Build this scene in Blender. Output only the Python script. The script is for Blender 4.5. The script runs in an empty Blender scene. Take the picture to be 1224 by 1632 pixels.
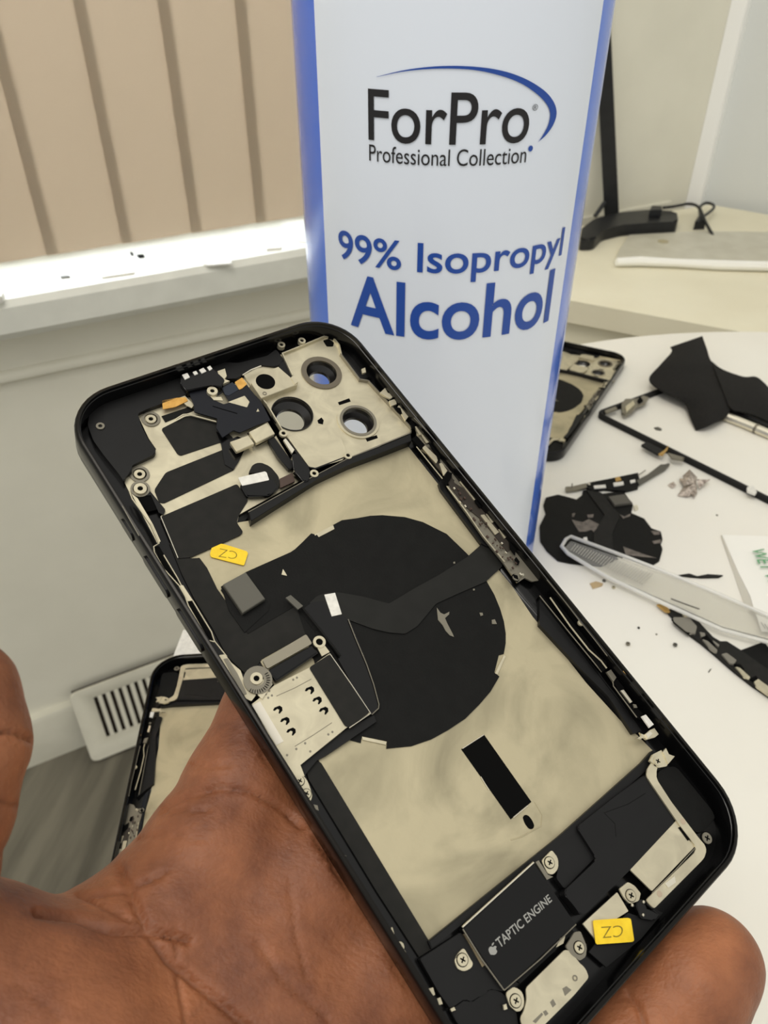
import bpy, bmesh, math, random
import numpy as np
from mathutils import Matrix, Vector

# ------------------------------------------------------------------ camera, sky, light, exposure
C = bpy.context.scene.collection
SC = bpy.context.scene
F_PX, CX, CY = 1226.0, 612.0, 816.0
PITCH = math.atan(F_PX / 1634.0)
CAM = Vector((0, 0, 1.0))
cd = bpy.data.cameras.new('camera')
cam = bpy.data.objects.new('camera', cd); C.objects.link(cam)
cam.location = CAM; cam.rotation_euler = (math.pi / 2 - PITCH, 0, 0)
cd.sensor_fit = 'VERTICAL'; cd.sensor_height = 36; cd.sensor_width = 27
cd.lens = 36 * F_PX / 1632; cd.clip_start = .005; cd.clip_end = 50
cd.dof.use_dof = True; cd.dof.focus_distance = .18; cd.dof.aperture_fstop = 34
SC.camera = cam
SC.view_settings.view_transform = 'Standard'; SC.view_settings.look = 'None'
SC.view_settings.exposure = 0; SC.view_settings.gamma = 1; SC.view_settings.use_curve_mapping = False

w = bpy.data.worlds.new('world'); SC.world = w; w.use_nodes = True
nt = w.node_tree; bg = nt.nodes['Background']
tc = nt.nodes.new('ShaderNodeTexCoord'); sx = nt.nodes.new('ShaderNodeSeparateXYZ')
rmp = nt.nodes.new('ShaderNodeValToRGB')
rmp.color_ramp.elements[0].position = .30; rmp.color_ramp.elements[0].color = (.60, .60, .575, 1)
rmp.color_ramp.elements[1].position = .95; rmp.color_ramp.elements[1].color = (1, .975, .91, 1)
mr = nt.nodes.new('ShaderNodeMapRange'); mr.inputs[1].default_value = -1; mr.inputs[2].default_value = 1
nt.links.new(tc.outputs['Generated'], sx.inputs[0]); nt.links.new(sx.outputs[2], mr.inputs[0])
nt.links.new(mr.outputs[0], rmp.inputs[0]); nt.links.new(rmp.outputs[0], bg.inputs[0])
bg.inputs[1].default_value = .86

def area(name, loc, target, sx_, sy_, power, col):
    l = bpy.data.lights.new(name, 'AREA'); l.shape = 'RECTANGLE'; l.size = sx_; l.size_y = sy_
    l.energy = power; l.color = col
    o = bpy.data.objects.new(name, l); C.objects.link(o); o.location = loc
    o.rotation_euler = (Vector(target) - Vector(loc)).to_track_quat('-Z', 'Y').to_euler()
    return o

AZ = math.radians(61)
WD = Vector((math.sin(AZ), math.cos(AZ), 0)); WN = Vector((-math.cos(AZ), math.sin(AZ), 0))
WDIST = .879
# daylight outside the window, and the ceiling lamp of the room
area('daylight', WN * 1.75 + WD * .05 + Vector((0, 0, 1.55)), WN * .86 + WD * .1 + Vector((0, 0, .72)), 1.3, 1.0, 46, (.86, .93, 1))
area('ceiling_lamp', (-.36, -.25, 2.35), (.1, .3, .74), .8, .8, 12, (1, .955, .87))

# ------------------------------------------------------------------ helpers
def lin(c): return tuple(((v / 255) / 12.92 if v / 255 <= .04045 else ((v / 255 + .055) / 1.055) ** 2.4) for v in c) + (1,)
MATS = {}
def mat(name, rgb, rough=.5, metal=0, rgb2=None, nscale=60, bump=0, bscale=400, spec=.5, trans=0, coat=0, ior=1.45, sss=0, stretch=None, lo=.35, hi=.65, dist=0):
    if name in MATS: return MATS[name]
    m = bpy.data.materials.new(name); m.use_nodes = True; n = m.node_tree.nodes; l = m.node_tree.links
    b = n['Principled BSDF']
    b.inputs['Base Color'].default_value = lin(rgb); b.inputs['Roughness'].default_value = rough
    b.inputs['Metallic'].default_value = metal; b.inputs['Specular IOR Level'].default_value = spec
    b.inputs['Transmission Weight'].default_value = trans; b.inputs['Coat Weight'].default_value = coat
    b.inputs['Coat Roughness'].default_value = .1; b.inputs['IOR'].default_value = ior
    if sss:
        b.inputs['Subsurface Weight'].default_value = sss; b.inputs['Subsurface Radius'].default_value = (.004, .0015, .0008)
        b.inputs['Subsurface Scale'].default_value = 1
    t = n.new('ShaderNodeTexCoord'); src = t.outputs['Object']
    if stretch:
        mp = n.new('ShaderNodeMapping'); mp.inputs['Scale'].default_value = stretch
        l.new(src, mp.inputs[0]); src = mp.outputs[0]
    if rgb2:
        nz = n.new('ShaderNodeTexNoise'); nz.inputs['Scale'].default_value = nscale; nz.inputs['Detail'].default_value = 5; nz.inputs['Distortion'].default_value = dist
        cr = n.new('ShaderNodeValToRGB'); cr.color_ramp.elements[0].color = lin(rgb); cr.color_ramp.elements[1].color = lin(rgb2)
        cr.color_ramp.elements[0].position = lo; cr.color_ramp.elements[1].position = hi
        l.new(src, nz.inputs[0]); l.new(nz.outputs[0], cr.inputs[0]); l.new(cr.outputs[0], b.inputs['Base Color'])
    if bump:
        nb = n.new('ShaderNodeTexNoise'); nb.inputs['Scale'].default_value = bscale; nb.inputs['Detail'].default_value = 4
        bp = n.new('ShaderNodeBump'); bp.inputs['Strength'].default_value = bump; bp.inputs['Distance'].default_value = .001
        l.new(src, nb.inputs[0]); l.new(nb.outputs[0], bp.inputs['Height']); l.new(bp.outputs[0], b.inputs['Normal'])
    MATS[name] = m
    return m

M_BLACK = mat('black_gloss', (9, 9, 10), .2, spec=.4)
M_RIM = mat('dark_rim', (22, 20, 17), .22, .6)
M_TRAY = mat('black_plastic', (10, 10, 11), .5, rgb2=(15, 15, 16), nscale=90, spec=.35)
M_FELT = mat('black_film', (11, 11, 10), .62, rgb2=(15, 15, 14), nscale=300, bump=.1, bscale=2500, spec=.22)
M_PAD = mat('charcoal_pad', (31, 31, 29), .7, rgb2=(36, 35, 33), nscale=400, spec=.22)
M_FLEX = mat('flex_black', (26, 26, 24), .5, rgb2=(30, 30, 28), nscale=200, spec=.25)
M_NAVY = mat('flex_blue_black', (21, 23, 30), .5, spec=.3)
M_PLATE = mat('mottled_steel', (194, 184, 154), .47, .6, rgb2=(140, 133, 110), nscale=34, bump=.1, bscale=260, lo=.40, hi=.78, dist=1.6)
M_STEEL = mat('brushed_steel', (214, 206, 180), .42, .65, rgb2=(194, 186, 162), nscale=160, dist=1)
M_BRIGHT = mat('bright_steel', (230, 224, 206), .28, .85)
M_DSTEEL = mat('grey_steel', (132, 127, 114), .4, .6)
M_SLUG = mat('grey_connector', (92, 90, 82), .5, .2)
M_GOLD = mat('orange_foil', (222, 172, 88), .5, .1, rgb2=(200, 150, 70), nscale=700)
M_BRASS = mat('brass', (196, 160, 96), .35, .8)
M_WHITE = mat('white_label', (232, 230, 222), .5, rgb2=(214, 212, 205), nscale=800)
M_YELLOW = mat('yellow_sticker', (246, 212, 44), .55, rgb2=(236, 198, 36), nscale=500)
M_INK = mat('olive_ink', (128, 112, 26), .6)
M_DARK = mat('dark_hole', (6, 6, 6), .8, spec=.1)
M_BROWN = mat('brown_connector', (70, 54, 46), .5)
M_LETTER = mat('grey_print', (150, 150, 146), .5)
M_GLASS = mat('clear_glass', (255, 255, 255), .0, trans=1, ior=1.02)
M_TABLE = mat('white_laminate', (238, 236, 227), .38, rgb2=(234, 231, 221), nscale=9, bump=.02, bscale=900, spec=.4)
M_WALL = mat('wall_paint', (232, 229, 214), .85, rgb2=(228, 225, 210), nscale=14, bump=.12, bscale=160, spec=.2)
M_TRIM = mat('trim_paint', (216, 213, 197), .5, rgb2=(208, 205, 189), nscale=20, bump=.15, bscale=60)
M_SILL = mat('sill_paint', (228, 228, 218), .45, rgb2=(220, 220, 210), nscale=30, bump=.2, bscale=90)
M_RWALL = mat('cool_white_paint', (224, 226, 223), .7, rgb2=(217, 220, 218), nscale=5, stretch=(1, 1, .05))
M_DESK = mat('cream_desk', (232, 226, 202), .6, rgb2=(226, 219, 194), nscale=11)
M_SKIN = None

class MB:
    """collects shapes into one mesh object"""
    def __init__(s): s.bm = bmesh.new(); s.mi = 0
    def prism(s, pts, z0, z1, bev=0):
        bm = s.bm; n = len(pts)
        a = sum(pts[i][0] * pts[(i + 1) % n][1] - pts[(i + 1) % n][0] * pts[i][1] for i in range(n))
        if a < 0: pts = pts[::-1]
        lo = [bm.verts.new((p[0], p[1], z0)) for p in pts]; hi = [bm.verts.new((p[0], p[1], z1)) for p in pts]
        fs = [bm.faces.new(hi), bm.faces.new(lo[::-1])]
        for i in range(n):
            j = (i + 1) % n; fs.append(bm.faces.new((lo[i], lo[j], hi[j], hi[i])))
        if bev:
            r = bmesh.ops.bevel(bm, geom=[e for e in fs[0].edges], offset=bev, segments=2, affect='EDGES', clamp_overlap=True)
            fs = [f for f in fs if f.is_valid] + r['faces']
        for f in fs: f.material_index = s.mi
        return s
    def disc(s, c, r, z0, z1, n=28, bev=0): return s.prism([(c[0] + r * math.cos(6.2832 * k / n), c[1] + r * math.sin(6.2832 * k / n)) for k in range(n)], z0, z1, bev)
    def ring(s, c, ro, ri, z0, z1, n=32):
        bm = s.bm; L = []
        for r, z in ((ro, z0), (ro, z1), (ri, z1), (ri, z0)):
            L.append([bm.verts.new((c[0] + r * math.cos(6.2832 * k / n), c[1] + r * math.sin(6.2832 * k / n), z)) for k in range(n)])
        for a in range(4):
            b = (a + 1) % 4
            for k in range(n):
                j = (k + 1) % n; f = bm.faces.new((L[a][k], L[a][j], L[b][j], L[b][k])); f.material_index = s.mi
        return s
    def loops(s, loops, cap0=True, cap1=True, closed=True):
        bm = s.bm; V = [[bm.verts.new(p) for p in lp] for lp in loops]; n = len(V[0])
        for a, b in zip(V, V[1:]):
            for k in range(n if closed else n - 1):
                j = (k + 1) % n; f = bm.faces.new((a[k], a[j], b[j], b[k])); f.material_index = s.mi
        if cap0: f = bm.faces.new(V[0][::-1]); f.material_index = s.mi
        if cap1: f = bm.faces.new(V[-1]); f.material_index = s.mi
        return s
    def box(s, c, e, rz=0):
        co, si = math.cos(rz), math.sin(rz)
        P = [(c[0] + co * x * e[0] / 2 - si * y * e[1] / 2, c[1] + si * x * e[0] / 2 + co * y * e[1] / 2) for x, y in ((-1, -1), (1, -1), (1, 1), (-1, 1))]
        return s.prism(P, c[2] - e[2] / 2, c[2] + e[2] / 2)
    def tube(s, pts, r, n=8):
        pts = [Vector(p) for p in pts]; L = []
        for i, p in enumerate(pts):
            d = (pts[min(i + 1, len(pts) - 1)] - pts[max(i - 1, 0)]).normalized()
            u = d.cross(Vector((0, 0, 1)));
            if u.length < 1e-3: u = d.cross(Vector((1, 0, 0)))
            u.normalize(); v = d.cross(u); rr = r[i] if isinstance(r, (list, tuple)) else r
            L.append([p + u * rr * math.cos(6.2832 * k / n) + v * rr * math.sin(6.2832 * k / n) for k in range(n)])
        return s.loops(L)
    def sphere(s, c, r, sub=2, sc=(1, 1, 1)):
        m = Matrix.Translation(c) @ Matrix.Diagonal((*sc, 1))
        for v in bmesh.ops.create_icosphere(s.bm, subdivisions=sub, radius=r, matrix=m)['verts']:
            for f in v.link_faces: f.material_index = s.mi
        return s
    def build(s, name, mats, parent=None, smooth=30):
        bm = s.bm
        bmesh.ops.recalc_face_normals(bm, faces=bm.faces[:])
        me = bpy.data.meshes.new(name); bm.to_mesh(me); bm.free()
        for m in (mats if isinstance(mats, (list, tuple)) else [mats]): me.materials.append(m)
        if smooth:
            for p in me.polygons: p.use_smooth = True
            me.set_sharp_from_angle(angle=math.radians(smooth))
        o = bpy.data.objects.new(name, me); C.objects.link(o)
        if parent: o.parent = parent
        return o

def empty(name, M=None, label=None, cat=None, group=None):
    o = bpy.data.objects.new(name, None); C.objects.link(o); o.empty_display_size = .02
    if M is not None: o.matrix_world = M
    return tag(o, label, cat, group)
def tag(o, label=None, cat=None, group=None, kind=None):
    if label: o['label'] = label
    if cat: o['category'] = cat
    if group: o['group'] = group
    if kind: o['kind'] = kind
    return o
def struct(o): o['kind'] = 'structure'; return o

def ray(px, py):
    u, v = (px - CX) / F_PX, (py - CY) / F_PX
    return Vector((u, math.cos(PITCH) - v * math.sin(PITCH), -math.sin(PITCH) - v * math.cos(PITCH)))
class Plane:
    """turns a pixel of the photo into a point at height z of a local frame"""
    def __init__(s, M):
        s.M = M; s.I = M.inverted(); s.o = s.I @ CAM
    def L(s, p, z=0):
        d = s.I.to_3x3() @ ray(*p); t = (z - s.o.z) / d.z
        q = s.o + d * t
        return (q.x, q.y)
    def P(s, pts, z=0): return [s.L(p, z) for p in pts]
    def W(s, p, z=0): x, y = s.L(p, z); return s.M @ Vector((x, y, z))
ZO = dict(A=(100, 490, .3268), B=(380, 500, .3268), C=(300, 830, .3268), D=(640, 800, .3268), E=(400, 1130, .3268), F=(800, 1150, .34641),
          G=(620, 1332, .3268), H=(840, 500, .31373), I=(824, 740, .3268), J=(0, 960, .34314), K=(1000, 520, .18301), U=(860, 740, .19608),
          V=(1020, 940, .16667), N=(660, 660, .19608), O=(860, 920, .19608), Q=(180, 740, .24515), R=(280, 560, .19608), S=(1124, 830, .10417), X=(0, 0, 1), Y=(0, 0, .40850))
def Z(k, s):
    ox, oy, c = ZO[k]; out = []
    for t in s.split():
        x, y = t.split(','); out.append((ox + float(x) * c, oy + float(y) * c))
    return out
def rounded(pts, r, n=4):
    out = []; N = len(pts)
    for i in range(N):
        p = Vector(pts[i]); a = Vector(pts[i - 1]); b = Vector(pts[(i + 1) % N])
        da, db = (a - p), (b - p); la, lb = da.length, db.length
        if la < 1e-9 or lb < 1e-9: continue
        q = min(r, la * .45, lb * .45)
        p0 = p + da / la * q; p1 = p + db / lb * q
        for k in range(n + 1):
            t = k / n; out.append(tuple(p0 * (1 - t) ** 2 + p * 2 * t * (1 - t) + p1 * t * t))
    return out
def rrect(a, b, r, n=10):
    P = []
    for cx, cy, t0 in ((a - r, b - r, 0), (-a + r, b - r, 90), (-a + r, -b + r, 180), (a - r, -b + r, 270)):
        for k in range(n + 1):
            t = math.radians(t0 + 90 * k / n); P.append((cx + r * math.cos(t), cy + r * math.sin(t)))
    return P
def text_bm(body, offset=0, shear=0, space=1):
    cu = bpy.data.curves.new('t', 'FONT'); cu.body = body; cu.size = 1; cu.offset = offset; cu.shear = shear; cu.resolution_u = 6; cu.space_character = space
    o = bpy.data.objects.new('t', cu); C.objects.link(o)
    bpy.context.view_layer.update()
    me = bpy.data.meshes.new_from_object(o.evaluated_get(bpy.context.evaluated_depsgraph_get()))
    bpy.data.objects.remove(o); bpy.data.curves.remove(cu)
    bm = bmesh.new(); bm.from_mesh(me); bpy.data.meshes.remove(me)
    xs = [v.co.x for v in bm.verts]; ys = [v.co.y for v in bm.verts]
    return bm, (min(xs), max(xs), min(ys), max(ys))
def boolean_cut(o, cutters):
    for c in cutters:
        m = o.modifiers.new('b', 'BOOLEAN'); m.operation = 'DIFFERENCE'; m.solver = 'EXACT'; m.object = c
    bpy.context.view_layer.update()
    me = bpy.data.meshes.new_from_object(o.evaluated_get(bpy.context.evaluated_depsgraph_get()))
    o.modifiers.clear(); old = o.data; o.data = me; bpy.data.meshes.remove(old)
    me.name = o.name
TABLE_Z = .74
TB = Plane(Matrix.Translation((0, 0, TABLE_Z)))

# ------------------------------------------------------------------ the room
MW = Matrix.Translation((0, 0, 0)) @ Matrix(((WD.x, WN.x, 0, 0), (WD.y, WN.y, 0, 0), (0, 0, 1, 0), (0, 0, 0, 1)))   # x along window wall, y away from camera
def wall_s(p, dist):
    r = ray(*p); t = dist / r.dot(WN); q = CAM + r * t
    return q.dot(WD), q.z
def wbuild(mb, name, m, parent=None, **k):
    o = mb.build(name, m, parent, **k)
    if not parent: o.matrix_world = MW
    return o
def wbox(mb, s0, s1, y0, y1, z0, z1): return mb.box(((s0 + s1) / 2, (y0 + y1) / 2, (z0 + z1) / 2), (s1 - s0, y1 - y0, z1 - z0))
mb = MB()
wbox(mb, -1.6, 1.053, WDIST, 1.0, 0, .667); wbox(mb, -1.6, 1.053, WDIST, 1.0, 1.9, 2.4)
wbox(mb, -1.6, -.6, WDIST, 1.0, .667, 1.9); wbox(mb, .5, 1.053, WDIST, 1.0, .667, 1.9)
struct(wbuild(mb, 'wall_left', M_WALL))
mb = MB(); mb.box((0, 0, -.02), (4.4, 4.4, .04))
M_FLOOR = mat('grey_wood_floor', (122, 117, 103), .5, rgb2=(84, 80, 70), nscale=26, stretch=(1, .12, 1), bump=.05, bscale=80)
fl = mb.build('floor', M_FLOOR); fl.location = (.1, .1, 0); fl.rotation_euler = (0, 0, math.radians(-8)); struct(fl)
# window: sill, frame, pane
mb = MB(); mb.loops([[(s, y, z) for y, z in ((.835, .667), (.829, .675), (.829, .701), (.834, .708), (.998, .708), (.998, .667))] for s in (-.62, .56)])
sill = struct(wbuild(mb, 'window_1', M_SILL))
mb = MB(); wbox(mb, -.6, .5, .962, .99, .708, .745); wbox(mb, -.6, .5, .962, .99, 1.86, 1.9); wbox(mb, -.6, -.56, .962, .99, .745, 1.86); wbox(mb, .46, .5, .962, .99, .745, 1.86); wbox(mb, -.06, -.03, .962, .99, .745, 1.86)
wbuild(mb, 'window_frame', M_SILL, sill)
mb = MB(); wbox(mb, -.57, .47, .973, .976, .74, 1.87); wbuild(mb, 'window_pane', M_GLASS, sill)
mb = MB(); mb.tube([(-1.5, WDIST - .002, .609), (1.0, WDIST - .002, .609)], .0075, 12); wbox(mb, -1.5, 1.0, WDIST - .003, WDIST + .001, .6165, .667)
struct(wbuild(mb, 'trim_1', M_WALL))
mb = MB(); mb.loops([[(s, y, z) for y, z in ((.864, 0), (.864, .082), (.868, .09), (.881, .092), (.881, 0))] for s in (-1.5, 1.04)])
struct(wbuild(mb, 'baseboard_left', M_TRIM))
PC = WN * WDIST + WD * 1.053
RD = Vector((math.sin(math.radians(128)), math.cos(math.radians(128)), 0))
MR = Matrix(((RD.x, -RD.y, 0, PC.x), (RD.y, RD.x, 0, PC.y), (0, 0, 1, 0), (0, 0, 0, 1)))
mb = MB(); mb.box((.65, .05, 1.2), (1.3, .1, 2.4)); o = mb.build('wall_right', M_RWALL); o.matrix_world = MR; struct(o)
mb = MB(); mb.box((.004, -.006, 1.2), (.022, .024, 2.4)); o = mb.build('trim_2', mat('white_trim', (252, 252, 250), .4)); o.matrix_world = MR; struct(o)

# vertical blind in front of the window
M_BLIND = bpy.data.materials.new('blind_fabric'); M_BLIND.use_nodes = True
n = M_BLIND.node_tree.nodes; l = M_BLIND.node_tree.links; b = n['Principled BSDF']
b.inputs['Base Color'].default_value = lin((166, 154, 135)); b.inputs['Roughness'].default_value = .7
tr = n.new('ShaderNodeBsdfTranslucent'); tr.inputs[0].default_value = lin((200, 174, 144)); mx = n.new('ShaderNodeMixShader'); mx.inputs[0].default_value = .2
l.new(b.outputs[0], mx.inputs[1]); l.new(tr.outputs[0], mx.inputs[2]); l.new(mx.outputs[0], n['Material Output'].inputs[0])
SD = .858
edges = [wall_s(p, SD)[0] for p in ((75, 410), (195, 392), (305, 372), (408, 360))]
pitch = (edges[-1] - edges[0]) / 3
blind = empty('vertical_blind', MW @ Matrix.Translation((0, SD, 1.84)), 'cream vertical blind with wide fabric slats hanging in the window', 'blind')
mb = MB(); wbox(mb, -.58, .49, -.03, .03, .0, .05); mb.build('headrail', M_SILL, blind)
for k in range(-6, 5):
    e = edges[0] + (edges[3] - edges[0]) * k / 3 if not 0 <= k <= 3 else edges[k]
    if e + pitch > .5: continue
    mb = MB(); wd = pitch + .011
    pts = [(x * wd, -.0012 + .0034 * x - .0015 * math.sin(math.pi * x)) for x in [i / 8 for i in range(9)]]
    L = [[(e + x, y, z) for x, y in pts] for z in (-1.103, 0)]
    mb.loops(L, False, False, closed=False)
    o = mb.build('slat', M_BLIND, blind, smooth=60)

# bits on the sill
def sill_pt(p, z=.708):
    return Plane(MW).P([p], z)[0]
PW = Plane(MW)
def sill_chip(pts, h, label, name='paint_chip', m=M_WHITE, group=None, cat='paint chip', z=.708):
    q = PW.P(pts, z); c = (sum(x for x, y in q) / len(q), sum(y for x, y in q) / len(q))
    mb = MB(); mb.prism([(x - c[0], y - c[1]) for x, y in q], 0, h)
    o = mb.build(name, m); o.matrix_world = MW @ Matrix.Translation((c[0], c[1], z))
    return tag(o, label, cat, group)
sill_chip(Z('Y', '380,1062 400,1088 525,1070 530,1052 460,1056'), .0025, 'flat white paint flake at the middle of the window sill')
sill_chip(Z('Y', '1035,965 1040,980 1095,975 1098,962 1070,955'), .003, 'small white paint flake on the sill near the white jug')
sill_chip(Z('Y', '860,1015 790,1030 810,1040 905,1032 900,1015'), .0015, 'thin pale paint flake at the front edge of the sill')
sill_chip(Z('Y', '535,1000 545,1008 565,1005 560,997'), .002, 'tiny dark crumb in the middle of the bright sill', 'crumb', M_DARK, cat='crumb')
sill_chip(Z('Y', '508,988 512,996 522,1000 520,992'), .002, 'tiny dark fleck left of the dark crumb on the sill', 'crumb', M_DARK, cat='crumb')
sill_chip(Z('Y', '235,1082 240,1088 275,1084 268,1079'), .002, 'small grey fleck on the left half of the sill', 'crumb', M_SLUG, cat='crumb')
sill_chip(Z('Y', '0,1110 -20,1190 12,1180 20,1160 8,1120'), .006, 'crumpled white paper scrap at the left end of the sill', 'paper_scrap', cat='paper')
sill_chip(Z('Y', '1100,868 1115,900 1160,945 1210,952 1215,860'), .002, 'white paper sheet lying on the sill behind the white jug', 'paper_scrap', cat='paper')

# floor register at the foot of the wall
s0, z0 = wall_s((105, 1095), .866)
MV = MW @ Matrix.Translation((s0, .862, .121)) @ Matrix(((1, 0, 0, 0), (0, -.285, -.9585, 0), (0, -.9585, .285, 0), (0, 0, 0, 1)))   # x along, y down the slope, z out of the wall
MV = MW @ Matrix.Translation((s0, .862, .121)) @ Matrix.Rotation(0, 4, 'X')
a_ = math.atan2(.036, .119)
MV = MW @ Matrix.Translation((s0, .862, .121)) @ Matrix(((1, 0, 0, 0), (0, -math.sin(a_), -math.cos(a_), 0), (0, -math.cos(a_), math.sin(a_), 0), (0, 0, 0, 1)))
vent = empty('floor_register', MV, 'white slotted heating register mounted on the baseboard below the window', 'vent')
VL, VH = .36, .1225
mb = MB()
def vp(x0, x1, y0, y1, h0=0, h1=.004): mb.prism([(x0, y0), (x1, y0), (x1, y1), (x0, y1)], h0, h1)
mb.prism(rounded([(0, 0), (VL, 0), (VL, VH), (0, VH)], .010), 0, .004, .001); ff = mb.build('face_frame', M_TRIM, vent)
mb = MB(); vp(.03, VL - .03, .018, .090, -.01, .02); ct = mb.build('cut', M_TRIM, vent); bpy.context.view_layer.update(); boolean_cut(ff, [ct]); bpy.data.objects.remove(ct)
x = .030
while x < VL - .036:
    mb = MB(); mb.prism([(x + .0055, .018), (x + .0118, .018), (x + .0118, .090), (x + .0055, .090)], -.004, .004); mb.build('louver', M_TRIM, vent); x += .0118
mb = MB(); mb.prism([(.004, .004), (VL - .004, .004), (VL - .004, VH - .002), (.004, VH - .002)], -.012, -.006); mb.build('duct_back', mat('duct_brown', (52, 42, 34), .8), vent)

# ------------------------------------------------------------------ desk behind and what stands on it
DZ = .665
DK = Plane(Matrix.Translation((0, 0, DZ)))
desk = empty('desk', Matrix.Translation((.5, .85, 0)), 'cream desk in the corner behind the round white table', 'desk')
def sh(P, o=(.5, .85)): return [(x - o[0], y - o[1]) for x, y in P]
top = [(.13, .894), (.217, .848), (.365, .769), (.9, .484), (1.10, .78), (PC.x + .012, PC.y - .03), (.176, 1.085)]
mb = MB(); mb.prism(sh(top), DZ - .026, DZ, .006); mb.build('desk_top', M_DESK, desk)
mb = MB(); mb.prism(sh([(.15, .90), (.90, .50), (.91, .52), (.16, .92)]), .0, DZ - .026); mb.build('front_panel', M_DESK, desk)
mb = MB(); mb.prism(sh([(.15, .90), (.19, 1.07), (.21, 1.07), (.17, .90)]), .0, DZ - .026); mb.build('side_panel', M_DESK, desk)

M_MON = mat('monitor_black', (24, 25, 27), .45, rgb2=(30, 31, 33), nscale=100)
ZO['T'] = (880, 0, .33090)
base_c = DK.W((985, 350))
stand = empty('monitor_stand', Matrix.Translation(base_c), 'black monitor stand with flat leaning post and curved foot on cream desk', 'monitor stand')
def rel(P): return [(x - base_c.x, y - base_c.y) for x, y in P]
mb = MB(); mb.prism(rounded(rel(DK.P(Z('T', '135,1150 142,1100 205,1052 330,1022 480,1008 600,1018 608,1066 480,1072 340,1082 245,1105 205,1148'), .016)), .008), 0.0005, .016, .003)
mb.build('foot', M_MON, stand)
def rp(px, py, t): return CAM + ray(px, py) * t - base_c
mb = MB()
pa, pb = rp(975, 345, 1.122), rp(957, -40, .945); ax = Vector((1, -.25, 0)).normalized(); ay = Vector((.25, 1, 0)).normalized()
mb.loops([[c + ax * (i * wd) + ay * (j * .006) for i, j in ((-1, -1), (1, -1), (1, 1), (-1, 1))] for c, wd in ((pa, .0105), (pb, .0095))])
mb.build('post', M_MON, stand)
mb = MB(); mb.tube([rp(948, 345, 1.10), rp(964, 322, 1.10)], .003); mb.build('brace', M_MON, stand)
def cord_pts(s, z): return [Vector((*DK.L(p, z), DZ + z)) for p in Z('T', s)]
def smoothp(P, n=5):
    out = []
    for i in range(len(P) - 1):
        p0, p1, p2, p3 = P[max(i - 1, 0)], P[i], P[i + 1], P[min(i + 2, len(P) - 1)]
        for k in range(n):
            t = k / n; out.append(.5 * ((2 * p1) + (p2 - p0) * t + (2 * p0 - 5 * p1 + 4 * p2 - p3) * t * t + (3 * p1 - p0 - 3 * p2 + p3) * t ** 3))
    return out + [P[-1]]
cord = empty('power_cord', Matrix.Translation(base_c), 'thin black cord looping off the curved black foot onto the desk', 'cord')
cp = cord_pts('535,1000 575,996 620,988 660,982 705,998 745,1035 790,1070', .021)
cp[-1].z = DZ + .003; cp[-2].z = DZ + .012
mb = MB(); mb.tube([p - base_c for p in smoothp(cp)], .0021); mb.build('wire', M_MON, cord)
cp = cord_pts('700,1072 712,1045 712,1000 738,978 772,984 778,1002 750,1028 715,1050 700,1070', .012)
mb = MB(); mb.tube([p - base_c for p in smoothp(cp)], .0021); mb.build('wire', M_MON, cord)
mb = MB(); mb.prism(rel(DK.P(Z('T', '470,1012 480,990 528,992 530,1010'), .026)), .0168, .026); mb.build('cord_clip', M_MON, cord)
mb = MB(); mb.prism(rel(DK.P(Z('T', '685,1080 705,1050 735,1058 738,1078'), .008)), .0005, .012); mb.build('plug', M_MON, cord)

M_PLAS = mat('milky_plastic', (226, 222, 204), .3, trans=.25, rgb2=(214, 209, 190), nscale=40)
sc_ = DK.W((1110, 395))
bag = empty('plastic_sleeve', Matrix.Translation(sc_), 'long flat milky plastic sleeve lying on the cream desk', 'plastic sleeve')
def rel2(P): return [(x - sc_.x, y - sc_.y) for x, y in P]
mb = MB(); mb.prism(rel2(DK.P(Z('T', '370,1130 700,1112 1400,1120 1400,1300 700,1268 300,1258 325,1200'), .004)), .0005, .004, .001); mb.build('sheet', M_PLAS, bag)
mb = MB(); mb.tube([Vector((*DK.L(p, .007), DZ + .007)) - sc_ for p in Z('T', '308,1262 420,1258 600,1266 800,1276 1040,1282 1400,1296')], [.005, .006, .005, .006, .006, .006]); mb.build('rolled_edge', mat('white_film', (246, 245, 238), .3), bag)
mb = MB(); mb.disc(rel2(DK.P(Z('T', '535,1162'), .0045))[0], .007, .004, .0048); mb.build('stain', mat('tan_stain', (176, 166, 134), .6), bag)

# ------------------------------------------------------------------ round white table
TC = Vector((.29, .21, 0)); TR = .3855
table = empty('round_table', Matrix.Translation(TC), 'small round white table covered with phone repair debris', 'table')
def circ(r, z, n=128): return [(r * math.cos(6.28319 * k / n), r * math.sin(6.28319 * k / n), z) for k in range(n)]
mb = MB(); mb.loops([circ(TR - .004, TABLE_Z - .022), circ(TR, TABLE_Z - .018), circ(TR, TABLE_Z - .003), circ(TR - .003, TABLE_Z)])
mb.build('tabletop', M_TABLE, table)
mb = MB(); mb.loops([circ(.03, .03, 32), circ(.03, TABLE_Z - .022, 32)]); mb.build('pedestal', M_TRIM, table)
mb = MB(); mb.loops([circ(.24, 0.0, 48), circ(.24, .012, 48), circ(.05, .035, 48)]); mb.build('base', M_TRIM, table)

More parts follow.
